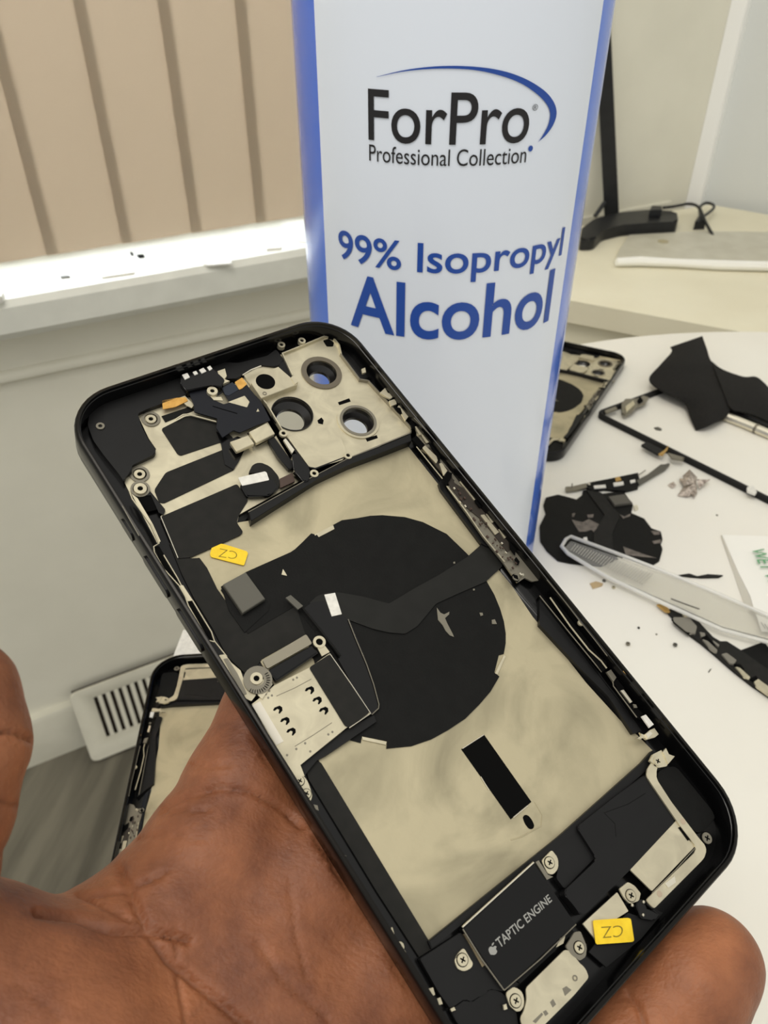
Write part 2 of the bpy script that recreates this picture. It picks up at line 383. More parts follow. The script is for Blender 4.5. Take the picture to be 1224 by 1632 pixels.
# ------------------------------------------------------------------ alcohol jug
CR = .0540
CD = CR / math.sin(math.radians(9.94)); caz = math.radians(4.16)
CC = Vector((CD * math.sin(caz), CD * math.cos(caz), TABLE_Z)); CH = .268
def can_hit(px, py, r=CR):
    d = ray(px, py); ox, oy = -CC.x, -CC.y
    a = d.x ** 2 + d.y ** 2; bb = ox * d.x + oy * d.y; c = ox * ox + oy * oy - r * r
    disc = bb * bb - a * c
    t = (-bb - math.sqrt(max(disc, 0))) / a
    x, y = ox + d.x * t, oy + d.y * t
    return math.atan2(x, -y), CAM.z + d.z * t - CC.z      # angle from the side facing the camera (-y), height above table
M_JUG = mat('jug_white', (228, 235, 247), .34, spec=.5, coat=.3)
M_BLUE = mat('jug_blue', (72, 118, 224), .2, spec=.6, coat=.4)
M_TXT = mat('label_blue', (34, 76, 164), .35)
M_BLK = mat('label_black', (28, 26, 28), .35)
jug = empty('alcohol_jug', Matrix.Translation(CC), 'tall white and blue jug of isopropyl alcohol standing on the round table', 'bottle')
tl = (can_hit(502, 60)[0] + can_hit(520, 420)[0]) / 2; trr = (can_hit(950, 60)[0] + can_hit(905, 420)[0]) / 2
bm = bmesh.new(); NS = 144
ths = sorted(set([-math.pi + 2 * math.pi * k / NS for k in range(NS)] + [tl, trr, tl - 1.1, trr + 1.1]))
prof = [(CR - .004, 0), (CR - .001, .001), (CR, .004), (CR, .09), (CR, .18), (CR, CH - .008), (CR - .002, CH - .002), (CR - .006, CH)]
rows = [[bm.verts.new((r * math.sin(t), -r * math.cos(t), z)) for t in ths] for r, z in prof]
for i in range(len(rows) - 1):
    for k in range(len(ths)):
        j = (k + 1) % len(ths); f = bm.faces.new((rows[i][k], rows[i][j], rows[i + 1][j], rows[i + 1][k])); f.smooth = True
        tm = ths[k] + 1e-4
        f.material_index = 1 if (tl - 1.1 < tm < tl or trr < tm < trr + 1.1) else 0
bm.faces.new(rows[0][::-1]); bm.faces.new(rows[-1])
me = bpy.data.meshes.new('body'); bm.to_mesh(me); bm.free(); me.materials.append(M_JUG); me.materials.append(M_BLUE); me.set_sharp_from_angle(angle=math.radians(40))
o = bpy.data.objects.new('body', me); C.objects.link(o); o.parent = jug
mb = MB(); mb.ring((0, 0), CR + .001, CR - .005, CH - .001, CH + .005, 96); mb.build('top_rim', M_BRIGHT, jug)
mb = MB(); mb.disc((0, .01), .021, CH - .001, CH + .026, 40, .002); mb.build('cap', M_BLUE, jug)

def can_place(x, z, h): return ((CR + h) * math.sin(x), -(CR + h) * math.cos(x), z)
def bend_can(bm, name, m, h=.00025):
    for k in range(-40, 41):
        bmesh.ops.bisect_plane(bm, geom=bm.verts[:] + bm.edges[:] + bm.faces[:], plane_co=(k * .04, 0, 0), plane_no=(1, 0, 0))
    for v in bm.verts: v.co = can_place(v.co.x, v.co.y, h)
    bmesh.ops.recalc_face_normals(bm, faces=bm.faces[:])
    for f in bm.faces:
        c = f.calc_center_median()
        if f.normal.x * c.x + f.normal.y * c.y < 0: f.normal_flip()
    r = bmesh.ops.solidify(bm, geom=bm.faces[:], thickness=.0002) if False else None
    me = bpy.data.meshes.new(name); bm.to_mesh(me); bm.free(); me.materials.append(m)
    o = bpy.data.objects.new(name, me); C.objects.link(o); o.parent = jug
    return o
def can_text(name, body, xl, xr, ym, pb, pt, m, offset=0, shear=0, space=1):
    t0 = can_hit(xl, ym)[0]; t1 = can_hit(xr, ym)[0]; z0 = can_hit(*pb)[1]; z1 = can_hit(*pt)[1]
    bm, (a, b_, c, d) = text_bm(body, offset, shear, space)
    for v in bm.verts: v.co = (t0 + (v.co.x - a) / (b_ - a) * (t1 - t0), z0 + (v.co.y - c) / (d - c) * (z1 - z0), 0)
    return bend_can(bm, name, m)
can_text('logo_text', 'ForPro', 587.5, 843.5, 190, (690, 231), (600, 142), M_BLK, .004, space=.98)
can_text('tagline_text', 'Professional Collection', 589, 838, 250, (690, 264), (690, 237), M_BLK, 0)
can_text('strength_text', '99% Isopropyl', 541, 893.5, 410, (745, 449.5), (665, 386), M_TXT, .012)
can_text('product_text', 'Alcohol', 559, 876, 490, (720, 541.5), (760, 452), M_TXT, .016)
ZO['L'] = (450, 0, .44935)
o1 = Z('L', '335,272 440,247 560,234 680,236 780,251 860,279 925,319 960,360 971,400 960,440 935,477 905,504')
o2 = Z('L', '335,273 440,252 560,243 680,248 780,270 850,298 905,336 936,370 948,402 942,440 925,475 905,505')
def dens(P, n=6): return [tuple(v)[:2] for v in smoothp([Vector((x, y, 0)) for x, y in P], n)]
o1, o2 = dens(o1), dens(o2)
bm = bmesh.new(); a = [bm.verts.new((*can_hit(*p), 0)) for p in o1]; b2 = [bm.verts.new((*can_hit(*p), 0)) for p in o2]
for k in range(len(a) - 1): bm.faces.new((a[k], a[k + 1], b2[k + 1], b2[k]))
bend_can(bm, 'logo_swoosh', M_TXT)
bm = bmesh.new(); c0 = can_hit(845, 236.5); bm.faces.new([bm.verts.new((c0[0] + .054 * math.cos(k / 16 * 6.2832), c0[1] + .0027 * math.sin(k / 16 * 6.2832), 0)) for k in range(16)][:16])
for v in bm.verts: v.co = (c0[0] + (v.co.x - c0[0]) * .30, c0[1] + (v.co.y - c0[1]) * .32, 0)
bend_can(bm, 'logo_dot', M_TXT)
can_text('logo_mark', '®', 848, 856.5, 172, (852, 176), (852, 166), M_BLK)

# ------------------------------------------------------------------ the phone housing held in the hand
def rodr(w_):
    th = math.sqrt(sum(x * x for x in w_)); return Matrix.Rotation(th, 3, Vector(w_) / th)
R_ = rodr((-.4526, -.4264, -.5462)) @ Matrix.Diagonal((1, -1, -1))
B_ = Matrix(((1, 0, 0), (0, -math.sin(PITCH), math.cos(PITCH)), (0, -math.cos(PITCH), -math.sin(PITCH))))
MP = Matrix.Translation(CAM) @ (B_ @ R_).to_4x4()
MP = Matrix.Translation(CAM + B_ @ Vector((.0031789, .021625, .1667945))) @ (B_ @ R_).to_4x4()
PH = Plane(MP)
mm = .001
PA, PB, PR = .03905, .0804, .0125
phone = empty('phone_housing', MP, 'large open black phone housing held in the hand in front of the jug', 'phone', 'opened phone housings')

def frame_mesh(name, parent, rim=M_RIM, body=M_BLACK):
    mb = MB()
    prof = [(.9, -7.4), (.25, -7.0), (0, -6.2), (0, -1.0), (.2, -.35), (.6, -.02), (1.2, 0), (1.2, -.25), (1.25, -.8), (1.4, -.9), (1.45, -1.1), (1.5, -6.0)]
    L = [[(x, y, z * mm) for x, y in rrect(PA - d * mm, PB - d * mm, PR - d * mm)] for d, z in prof]
    mb.loops(L)
    o = mb.build(name, [body, rim], parent, smooth=40)
    n_ = len(L[0])
    for i, f in enumerate(o.data.polygons):
        zc = f.center.z
        if zc > -.45 * mm: f.material_index = 1
    return o
frame = frame_mesh('frame', phone)

def hp(name, k, pts, z1, th=.3, m=M_FELT, parent=phone, rnd=0, bev=0, plane=PH):
    P = plane.P(Z(k, pts) if isinstance(pts, str) else pts, z1 * mm)
    if rnd: P = rounded(P, rnd * mm, 3)
    mb = MB(); mb.prism(P, (z1 - th) * mm, z1 * mm, bev * mm)
    return mb.build(name, m, parent)
def hmulti(name, k, polys, z1, th, m, parent=phone, rnd=0, bev=0):
    for pts in polys: o = hp(name, k, pts, z1, th, m, parent, rnd, bev)
    return o
def htube(name, k, pts, z, r, m=M_BRIGHT, parent=phone):
    mb = MB(); mb.tube([(*PH.L(p, z * mm), z * mm) for p in Z(k, pts)], r * mm, 6); return mb.build(name, m, parent)
def screw(k, p, z, r, m=M_STEEL, parent=phone, name='screw'):
    c = PH.L(Z(k, p)[0], z * mm); r *= mm; z *= mm
    mb = MB(); mb.disc(c, r, z - .5 * mm, z, 20, .08 * mm)
    mb.mi = 1; mb.ring(c, r * 1.16, r * 1.0, z - .5 * mm, z - .25 * mm, 20)
    a = .5
    for q in (a, a + math.pi / 2): mb.box((c[0], c[1], z + .01 * mm), (r * 1.05, r * .26, .05 * mm), q)
    return mb.build(name, [m, M_DARK], parent)
def boss(k, p, z, ro, ri, m=M_STEEL, parent=phone, h=1.2, name='screw_boss'):
    c = PH.L(Z(k, p)[0], z * mm); mb = MB(); mb.ring(c, ro * mm, ri * mm, (z - h) * mm, z * mm, 24)
    mb.mi = 1; mb.disc(c, ri * mm, (z - h) * mm, (z - .35) * mm, 20); return mb.build(name, [m, M_DARK], parent)

FZ = -6.0      # the floor of the housing
# side buttons
for nm, a, b_, h in (('mute_switch', (187, 831), (207, 862), .35), ('volume_button', (226, 889), (263, 953), .45), ('volume_button', (275, 975), (316, 1041), .45)):
    ya, yb = PH.L(a, -3.5 * mm)[1], PH.L(b_, -3.5 * mm)[1]
    mb = MB(); P = rounded([(-1.3 * mm, min(ya, yb)), (1.3 * mm, min(ya, yb)), (1.3 * mm, max(ya, yb)), (-1.3 * mm, max(ya, yb))], 1.2 * mm, 4)
    mb.loops([[(-PA + d, y, -3.7 * mm + x) for x, y in P] for d in (.2 * mm, -h * mm)]); mb.build(nm, M_BLACK, phone)
htube('antenna_line', 'Q', '60,270 110,360 170,465', -.1, .12, M_DSTEEL)

# metal plate of the battery bay
plate = hp('back_plate', 'X', '651,712 697,770 767,870 792,905 816,934 849,983 888,1029 934,1088 993,1153 1016,1172 1040,1196 1022,1216 939,1289 878,1343 685,1503 674,1489 508,1212 430,1080 346,938 320,892 302,889 381,853 378,833 396,830 494,768 550,735', FZ + .3, .3, M_PLATE)
# bay walls
hp('bay_wall', 'X', '683,1500 892,1332 1024,1214 1040,1196 1049,1202 1030,1228 900,1342 735,1474 700,1502 688,1512', -4.3, 1.7, M_TRAY, bev=.15)
hp('bay_wall', 'X', '488,1228 503,1211 512,1216 684,1500 690,1511 668,1525 600,1420 492,1242', FZ + .6, .6, M_PAD)
hp('bay_wall', 'N', '20,260 60,255 235,520 200,560 215,610 545,1050 590,1075 640,1075 250,590 300,500 60,220', -4.6, 1.4, M_TRAY)
hp('bay_wall', 'O', '0,150 0,385 330,740 560,970 760,1270 830,1250 620,950 560,880 480,770 0,180', -4.5, 1.5, M_TRAY)
hp('wall_ridge', 'B', '50,965 330,815 540,705 690,650 840,585 845,620 690,680 540,735 380,810 62,1012', -3.2, 2.7, M_TRAY, bev=.12)
htube('wall_edge', 'B', '48,968 330,812 540,703 690,645', -3.15, .12, M_DSTEEL)

# charging pad with its flex
disc = hp('charging_pad', 'X', '530,837 545,829 568,826 590,822 609,821 645,824 674,832 712,851 743,881 762,901 776,927 788,948 797,970 803,990 806,1009 806,1025 803,1042 795,1044 788,1072 796,1078 782,1102 764,1123 742,1145 715,1163 688,1178 656,1189 616,1193 617,1181 577,1173 575,1184 552,1178 520,1120 500,1050 470,960 452,905 463,882 480,866 496,850 507,853 532,843', FZ + .55, .25, M_FELT)
hp('film_corner', 'X', '302,890 318,889 330,905 346,938 395,1008 470,966 500,1004 418,1050 396,1078 362,1046 338,1000 310,955 290,915 270,865', FZ + .5, .5, M_PAD)
hp('coil_flex', 'X', '352,940 391,912 463,880 505,852 540,900 560,1010 500,1004 470,966 395,1010', FZ + .62, .3, M_FELT)
hp('flex_band', 'X', '493,961 505,950 522,944 540,944 580,951 620,962 660,938 700,916 744,888 769,866 784,872 790,884 802,898 800,903 774,927 730,946 695,962 665,998 646,1010 620,1008 594,1002 556,988 520,990', FZ + .9, .25, M_FLEX, rnd=.4)
hp('connector', 'C', '170,310 280,250 375,380 265,450', FZ + 2.2, 1.2, M_SLUG, bev=.12)
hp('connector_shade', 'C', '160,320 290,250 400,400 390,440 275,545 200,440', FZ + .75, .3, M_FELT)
hp('white_label', 'C', '664,360 716,351 749,455 700,466', FZ + 1.15, .25, M_WHITE)
torn = hp('torn_foil', 'D', '172,515 190,540 208,548 233,535 232,548 212,566 222,590 248,640 256,658 235,650 215,628 200,600 178,575', FZ + .72, .2, M_DSTEEL)
hmulti('foil_fleck', 'D', ['380,540 395,540 398,552 386,556', '440,575 455,572 465,595 442,595', '348,424 356,422 358,430 350,432', '252,293 260,290 262,300 254,301'], FZ + .75, .2, M_DSTEEL)
hmulti('notch_contact', 'X', ['501,852 531,837 533,843 506,857', '577,1174 616,1182 615,1187 578,1179', '789,1073 803,1044 806,1046 793,1075'], FZ + .6, .2, M_STEEL)
hp('foil_fleck', 'C', '455,262 462,235 472,250 482,268', FZ + .8, .2, M_STEEL)
loop = hp('loop_flex', 'C', '560,430 600,400 660,390 700,466 755,462 790,490 860,660 930,900 928,920 895,950 870,925 740,690 640,520', FZ + 1.0, .3, M_BLACK, rnd=.3)
htube('loop_edge', 'C', '780,480 815,570 870,700 905,800 930,895 928,915 895,945', FZ + 1.25, .13, M_DSTEEL)
hp('flex_stub', 'C', '475,375 500,362 560,415 535,432', FZ + 2.4, .5, M_SLUG)
htube('flex_rib', 'C', '555,425 640,530 740,660', FZ + 1.6, .35, M_FELT)

# card reader
sim = hp('sim_reader', 'X', '401,1122 413,1113 437,1092 493,1064 525,1041 591,1137 552,1160 478,1219 486,1236 468,1247 449,1208', -3.6, .35, M_STEEL, bev=.08)
hp('reader_body', 'X', '404,1124 437,1098 493,1068 525,1046 588,1137 552,1158 478,1216 455,1208', -3.95, 1.9, M_TRAY, sim)
hp('reader_pad', 'C', '590,715 690,650 885,935 785,1007 765,1000', -3.35, .25, M_PAD, sim, rnd=.5)
htube('pad_edge', 'C', '690,648 790,790 890,940 785,1010', -3.45, .12, M_BRIGHT, sim)
for q in ('593,830', '630,880', '662,930', '438,925', '473,980', '503,1032'):
    x, y = map(float, q.split(','))
    hp('contact_slot', 'C', f'{x-25},{y} {x-18},{y-14} {x+8},{y-24} {x+20},{y-16} {x+22},{y} {x+8},{y+16} {x+2},{y+14} {x+6},{y-4} {x-4},{y-8} {x-16},{y+2}', -3.58, .2, M_DARK, sim)
mb = MB()
for q in '512,775 530,765 395,830 378,846 390,863 408,852 683,1042 703,1030 570,1085 527,1113 595,1125 482,1143'.split(): mb.disc(PH.L(Z('C', q)[0], -3.6 * mm), .24 * mm, -3.7 * mm, -3.57 * mm, 10)
mb.build('rivet', M_DSTEEL, sim)
htube('fold_line', 'C', '430,855 520,815 600,772', -3.6, .07, M_DSTEEL, sim); htube('fold_line', 'C', '520,1100 610,1045 700,985', -3.6, .07, M_DSTEEL, sim)
hp('inspection_label', 'C', '312,900 350,880 465,1075 430,1095', -3.5, .1, mat('pale_film', (226, 220, 206), .5), sim)
screw('E', '239,350', -3.4, .85, parent=sim); screw('E', '272,412', -3.4, .85, parent=sim)
hp('screw_lug', 'E', '190,325 228,300 275,345 300,420 290,455 255,455', -3.75, .4, M_STEEL, sim, rnd=1)
boss('C', '640,590', -3.3, 1.35, .75, M_STEEL, sim, .4, 'lug'); hp('lug_arm', 'C', '628,615 660,600 690,640 652,660', -3.45, .3, M_STEEL, sim)
eye = boss('C', '340,775', -3.0, 2.9, 1.2, M_DSTEEL, sim, 1.6, 'post'); boss('C', '333,768', -2.7, 1.25, .6, M_STEEL, sim, 1.2, 'lug')
hp('lug_arm', 'C', '330,800 370,770 412,795 360,870 340,850', -3.2, .4, M_STEEL, sim)
hp('clip_bar', 'C', '362,680 575,553 605,598 385,722', -3.4, .5, mat('dull_steel', (150, 144, 128), .4, .7), rnd=.4)
hp('cable_roll', 'C', '390,726 600,606 640,640 430,782', -4.0, 1.6, M_BLACK, rnd=.5, bev=.5)
hp('reader_tray', 'X', '478,1220 552,1162 596,1140 600,1150 520,1204 505,1212 490,1230 484,1240', -4.6, 1.2, M_TRAY)

# slot and hole
slot = hp('slot', 'X', '735,1194 771,1170 847,1278 814,1306', FZ + .36, .2, M_DARK)
htube('slot_edge', 'X', '737,1193 771,1171', FZ + .4, .13, M_BRIGHT, slot); htube('slot_edge', 'X', '818,1303 841,1284', FZ + .4, .13, M_BRIGHT, slot); htube('slot_edge', 'E', '1120,330 1160,395', FZ + .4, .12, M_BRIGHT, slot)
hp('oval_hole', 'F', '95,440 105,428 122,432 140,455 150,480 142,495 125,495 105,470', FZ + .36, .2, M_DARK, rnd=.5)
htube('plate_relief', 'F', '40,545 90,530 180,480 185,430 150,370', FZ + .28, .14, M_PLATE, plate)

# vibration motor
tap = hp('vibration_motor', 'G', '361,452 708,132 910,430 561,752', -3.2, 2.6, mat('motor_black', (11, 11, 12), .35, spec=.3), bev=.12)
htube('motor_edge', 'G', '357,446 705,130', -3.25, .2, M_BRIGHT, tap); htube('motor_edge', 'G', '360,455 450,600 560,752', -3.3, .16, M_DSTEEL, tap); htube('motor_edge', 'G', '561,754 740,600 912,432', -3.3, .12, M_DSTEEL, tap)
hp('motor_side', 'G', '366,480 382,470 470,630 455,640', -3.9, .9, mat('tan_steel', (150, 136, 110), .4, .6), tap)
def quad_text(name, body, k, q, z, m, parent, offset=0, shear=0, swap=None, th=.03):
    bl, br, tr_, tl_ = [Vector((*PH.L(p, z * mm), 0)) for p in Z(k, q)]
    bm, (a, b_, c, d) = text_bm(body, offset, shear)
    for v in bm.verts:
        s, t = (v.co.x - a) / (b_ - a), (v.co.y - c) / (d - c)
        v.co = (bl * (1 - s) * (1 - t) + br * s * (1 - t) + tr_ * s * t + tl_ * (1 - s) * t); v.co.z = z * mm + th * mm
    for f in bm.faces:
        if f.normal.z < 0: f.normal_flip()
    bm.normal_update()
    me = bpy.data.meshes.new(name); bm.to_mesh(me); bm.free(); me.materials.append(m)
    o = bpy.data.objects.new(name, me); C.objects.link(o); o.parent = parent
    return o
quad_text('motor_lettering', 'TAPTIC ENGINE', 'G', '541,550 796,318 776,284 516,508', -3.2, M_LETTER, tap, .012)
hmulti('fruit_emblem', 'G', ['488,545 497,538 506,544 516,536 526,540 521,549 524,558 528,562 524,575 512,582 504,580 497,581 489,570 485,556', '500,536 503,524 513,518 511,529 505,536'], -3.17, .03, M_LETTER, tap, rnd=.25)
for k, s, q in (('G', '745,120 795,68 825,110 826,160 800,190 775,185', '785,130'), ('G', '365,545 412,625 400,645 370,662 335,650 320,610 335,575', '360,605'), ('G', '570,765 610,735 650,760 662,810 650,850 625,860 590,830', '620,805')):
    t_ = hp('mount_tab', k, s, -3.6, .5, M_STEEL, tap, rnd=.5, bev=.08); screw(k, q, -3.3, 1.0, parent=tap)
hp('motor_bracket', 'G', '750,150 775,190 800,200 770,215 715,128 730,120', -3.75, .6, M_DSTEEL, tap)

# loudspeaker and bottom brackets
spk = hp('loudspeaker', 'F', '655,245 700,300 795,440 795,460 700,570 590,682 470,800 385,884 360,888 330,845 290,800 290,775 432,640 430,620 350,495 350,480 520,345', -3.5, 2.4, M_TRAY, rnd=.8, bev=.2)
hp('speaker_wing', 'F', '180,610 240,560 345,500 425,630 288,770 250,720 262,650 230,590', -4.4, 1.5, M_TRAY, rnd=.5, bev=.15)
htube('speaker_seam', 'F', '660,330 580,380 470,420 520,470 525,530', -3.5, .07, M_FELT, spk)
hp('side_module', 'F', '712,245 735,215 800,205 870,290 960,400 985,440 920,515 880,505 830,440 720,290', -3.9, 2, M_FELT, rnd=.8, bev=.15)
brk = hp('antenna_bracket', 'F', '690,185 720,200 708,240 715,270 780,370 905,535 940,575 938,615 920,640 700,862 662,822 890,600 893,575 820,480 690,290 665,250 668,220', -3.1, .4, M_STEEL, rnd=.6, bev=.08)
hp('bracket_plate', 'F', '802,455 830,470 825,490 860,545 890,572 690,780 590,682', -3.45, .4, M_STEEL, brk, rnd=.2)
hp('bracket_slot', 'F', '812,488 825,482 868,540 856,548', -3.3, .2, M_DARK, brk); hp('bracket_clip', 'F', '750,745 795,710 800,740 765,765', -2.95, .2, M_BRIGHT, brk)
htube('bracket_fold', 'F', '893,577 800,680 690,790', -3.2, .1, M_DSTEEL, brk)
hp('clip', 'F', '680,180 695,150 735,130 750,165 770,170 760,205 720,212', -2.8, .7, M_STEEL, brk, rnd=.2, bev=.1); hp('clip_tab', 'F', '740,140 755,122 768,150 795,160 765,195', -2.5, .7, M_STEEL, brk)
screw('F', '718,182', -2.6, 1.0, parent=brk); screw('F', '945,536', -2.9, 1.15, M_DSTEEL, brk)
for q in ('833,460', '725,793'):
    mb = MB(); mb.disc(PH.L(Z('F', q)[0], -3.1 * mm), .6 * mm, -3.2 * mm, -3.07 * mm, 14); mb.build('spot_weld', mat('pinkish_weld', (190, 172, 150), .5, .4), brk)
hp('mount_tab', 'F', '540,770 580,738 610,755 640,790 630,825 590,838 565,815', -3.4, .5, M_STEEL, rnd=.3, bev=.08); screw('F', '595,800', -3.15, 1.05)
hp('bottom_plate', 'F', '372,930 530,785 582,872 530,905 440,1015', -4.0, .4, M_STEEL, rnd=.2)
hp('bottom_film', 'F', '440,1010 580,880 640,900 700,860 740,880 640,1000 480,1130 400,1060', -4.6, .5, M_TRAY)
stk = hp('yellow_sticker', 'G', '995,412 1165,400 1180,405 1196,512 1185,518 1015,530 1008,522', -3.5, .2, M_YELLOW, rnd=.4)
quad_text('sticker_ink', 'CZ', 'G', '1140,436 1030,444 1042,500 1140,492', -3.5, M_INK, stk, -.012, .1)
hp('charge_bracket', 'G', '668,742 860,553 900,570 920,615 955,640 977,690 900,780 720,960 660,960 640,890 660,850 672,800', -3.3, .4, M_STEEL, rnd=.6, bev=.08)
hmulti('bracket_mark', 'G', ['785,812 800,795 815,822 798,838', '845,745 865,733 890,752 858,782', '750,858 765,850 778,868 762,880', '700,905 745,862 752,872 715,915'], -3.28, .05, M_DSTEEL)
boss('G', '908,694', -3.15, .5, .3, M_DSTEEL, h=.2, name='screw_boss')
hp('mount_tab', 'G', '862,540 905,470 935,465 965,540 960,590 930,610 890,580', -3.25, .5, M_DSTEEL, rnd=.3, bev=.08); screw('G', '930,545', -2.95, 1.0)
hp('ribbon', 'G', '640,720 820,550 880,490 905,470 870,440 700,600 600,690', -4.2, .8, M_FELT)
hp('ribbon_end', 'G', '835,500 860,490 850,525 815,545', -3.9, .3, M_STEEL)
hp('seal_blob', 'F', '615,840 640,815 665,830 660,870 690,860 730,890 700,915 640,905', -3.6, .9, M_BLACK, rnd=.5, bev=.2)
for q in ('652,830', '600,845', '650,890'):
    mb = MB(); mb.sphere((*PH.L(Z('F', q)[0], -3.4 * mm), -3.4 * mm), .35 * mm, 1); mb.build('solder_bead', M_BRIGHT, phone)
hp('lower_tray', 'G', '150,600 350,470 560,760 490,745 470,770 430,790 400,810 370,795 300,845 240,760', -4.2, 1.5, M_TRAY, rnd=.4, bev=.15)
hp('lower_tray', 'G', '300,850 370,800 400,815 500,745 560,770 620,860 640,960 420,1000 330,910', -4.5, 1.3, M_TRAY, rnd=.4, bev=.15)
hmulti('solder_bit', 'G', ['195,745 215,740 225,775 205,785', '235,795 250,788 262,820 245,825', '300,845 318,835 325,850 305,858', '558,825 572,820 578,845 562,850'], -3.6, .5, M_STEEL)

# upper left electronics
hp('top_tray', 'A', '140,480 215,405 400,340 580,300 745,265 860,270 1000,235 1040,200 1085,260 1040,290 960,280 880,320 860,345 760,350 700,385 600,425 425,490 360,515 385,580 420,650 455,690 450,715 330,770 340,800 310,815 300,850 265,800 200,720 150,650 120,570', -4.2, 1.8, M_TRAY, rnd=.8, bev=.2)
base = hp('board_shield', 'A', '362,518 425,492 640,430 760,430 900,330 1000,560 1130,775 1150,850 860,1010 850,1050 560,1220 478,1020 500,985 430,900 330,912 300,850 310,818 338,800 330,772 445,718 455,690 420,640', FZ + .5, .4, M_STEEL)
for s in ('480,592 600,530 640,528 700,545 755,562 835,640 760,660 575,722 560,715', '446,890 502,805 790,690 852,722 838,790 492,955 470,950', '474,1022 700,925 850,860 905,940 860,1010 848,1048 880,1095 865,1110 625,1218 560,1224'):
    hp('heat_film', 'A', s, FZ + .72, .25, M_PAD, rnd=.6)
htube('film_edge', 'A', '478,1020 520,1120 562,1222', FZ + .7, .12, M_BRIGHT)
hp('heat_film', 'A', '482,530 600,490 620,478 640,500 500,558', FZ + .75, .25, M_FELT)
htube('flex_edge', 'R', '0,552 60,515 100,512 330,572', FZ + 1.5, .2, M_STEEL)
uf = hp('upper_flex', 'R', '110,340 240,290 300,390 390,430 440,415 370,300 460,250 520,300 570,260 640,350 690,400 770,560 660,600 520,660 470,640 380,700 330,620 340,545 150,490 150,440', FZ + 2.2, .4, M_NAVY, rnd=.3)
hp('flex_window', 'R', '425,412 560,360 600,410 580,455', FZ + 2.25, .1, M_STEEL, uf, rnd=.2); hp('flex_window', 'R', '655,490 668,465 680,488', FZ + 2.25, .1, M_STEEL, uf)
htube('flex_crease', 'R', '300,445 380,470 500,505', FZ + 2.2, .12, M_DARK, uf)
hp('flex_fold', 'R', '330,650 440,720 500,690 640,740 560,800 510,900 470,960 400,920 370,760', FZ + .95, .3, M_BLACK)
c1 = hp('press_connector', 'R', '440,735 590,682 640,750 495,815', FZ + 2.9, 1, M_STEEL, rnd=.3, bev=.12)
c1 = hp('press_connector', 'R', '595,655 740,580 808,668 655,745', FZ + 3.0, 1.1, M_STEEL, rnd=.3, bev=.12)
hp('connector_seat', 'R', '585,660 660,760 815,680 800,660 660,735', FZ + 2.0, .6, M_DARK)
hp('black_strut', 'R', '745,715 800,690 950,900 950,950 920,960 830,860', FZ + 2.0, 1.0, M_TRAY, rnd=.4, bev=.15)
hp('black_strut', 'R', '945,830 990,830 1090,950 1085,1050 1040,1060 960,960', FZ + 3.2, 2.0, M_BLACK, rnd=.5, bev=.25)
hp('press_connector', 'R', '875,720 895,708 965,800 945,830', FZ + 2.8, .6, M_BRIGHT)
hp('ribbon_loop', 'R', '590,990 625,920 685,900 770,935 840,1020 845,1100 740,1150 600,1170 540,1090 770,1030 745,985', FZ + 1.6, .8, M_PAD, rnd=.6, bev=.1)
hp('ribbon_coil', 'R', '520,1080 790,1030 840,1110 760,1170 580,1180', FZ + 2.0, 1.0, M_BLACK, rnd=.6, bev=.3)
hp('white_label', 'R', '508,1026 725,975 740,985 760,1045 540,1092', FZ + 2.2, .2, M_WHITE, rnd=.2)
hp('brown_connector', 'R', '845,1035 950,985 970,1055 850,1110', FZ + 1.8, .6, M_BROWN)
for s in ('0,400 50,385 80,375 130,445 0,470',): hp('orange_foil', 'R', '-110,400 0,378 80,372 100,400 0,450 -105,470', FZ + 1.8, .2, M_GOLD, rnd=.2)
hp('orange_foil', 'R', '480,250 540,212 580,265 540,300 515,310', FZ + 2.4, .2, M_GOLD, rnd=.2)
hp('foil_tail', 'R', '20,380 70,355 150,435 130,460 90,440', FZ + 1.6, .3, M_STEEL)
comb = hp('comb_connector', 'R', '40,190 280,110 300,140 400,230 370,290 300,270 90,320 40,260', FZ + 3.4, 2.2, M_BLACK, rnd=.4, bev=.2)
hmulti('comb_tooth', 'R', ['52,190 95,175 115,210 75,228', '138,168 165,158 182,180 155,192', '190,150 225,132 250,160 212,178', '255,128 280,115 298,140 275,155'], FZ + 3.7, .4, M_WHITE, comb)
hp('metal_clip', 'R', '340,160 400,140 415,200 395,225 440,240 370,270', FZ + 3.0, .8, M_STEEL); boss('R', '298,320', FZ + 3.0, 1.3, .55); hp('metal_clip', 'R', '250,330 290,350 330,370 370,370 385,400 310,395', FZ + 2.4, .3, M_STEEL)
hp('blue_film', 'R', '380,295 460,250 515,310 430,360 400,350', FZ + 2.3, .3, mat('deep_blue_film', (26, 34, 48), .4))
for q, ro, ri in (('430,543', 1.2, .55), ('375,812', 1.2, .55)):
    boss('A', q, FZ + 1.2, ro, ri, M_STEEL, h=.9); boss('A', q, FZ + .8, ro * 1.8, ro * 1.3, M_DSTEEL, h=.3)
boss('A', '378,882', FZ + 1.8, 1.4, .6, M_STEEL, h=1.3); boss('A', '378,884', FZ + 1.2, 2.1, 1.6, M_DSTEEL, h=.6); boss('A', '183,577', -3.9, .95, .45, M_DSTEEL, h=.6)
hp('deep_socket', 'A', '362,925 430,918 462,985 390,1002', FZ + .95, .3, M_DARK); hp('socket_rim', 'A', '350,905 425,895 500,990 490,1010 468,1000 430,915 365,922', FZ + 1.1, .4, M_TRAY)
st2 = hp('yellow_sticker', 'C', '122,105 180,115 285,148 292,158 272,218 110,176 106,160', FZ + .7, .2, M_YELLOW, rnd=.35)
quad_text('sticker_ink', 'CZ', 'C', '238,152 152,134 146,176 238,188', FZ + .7, M_INK, st2, -.018, .1)

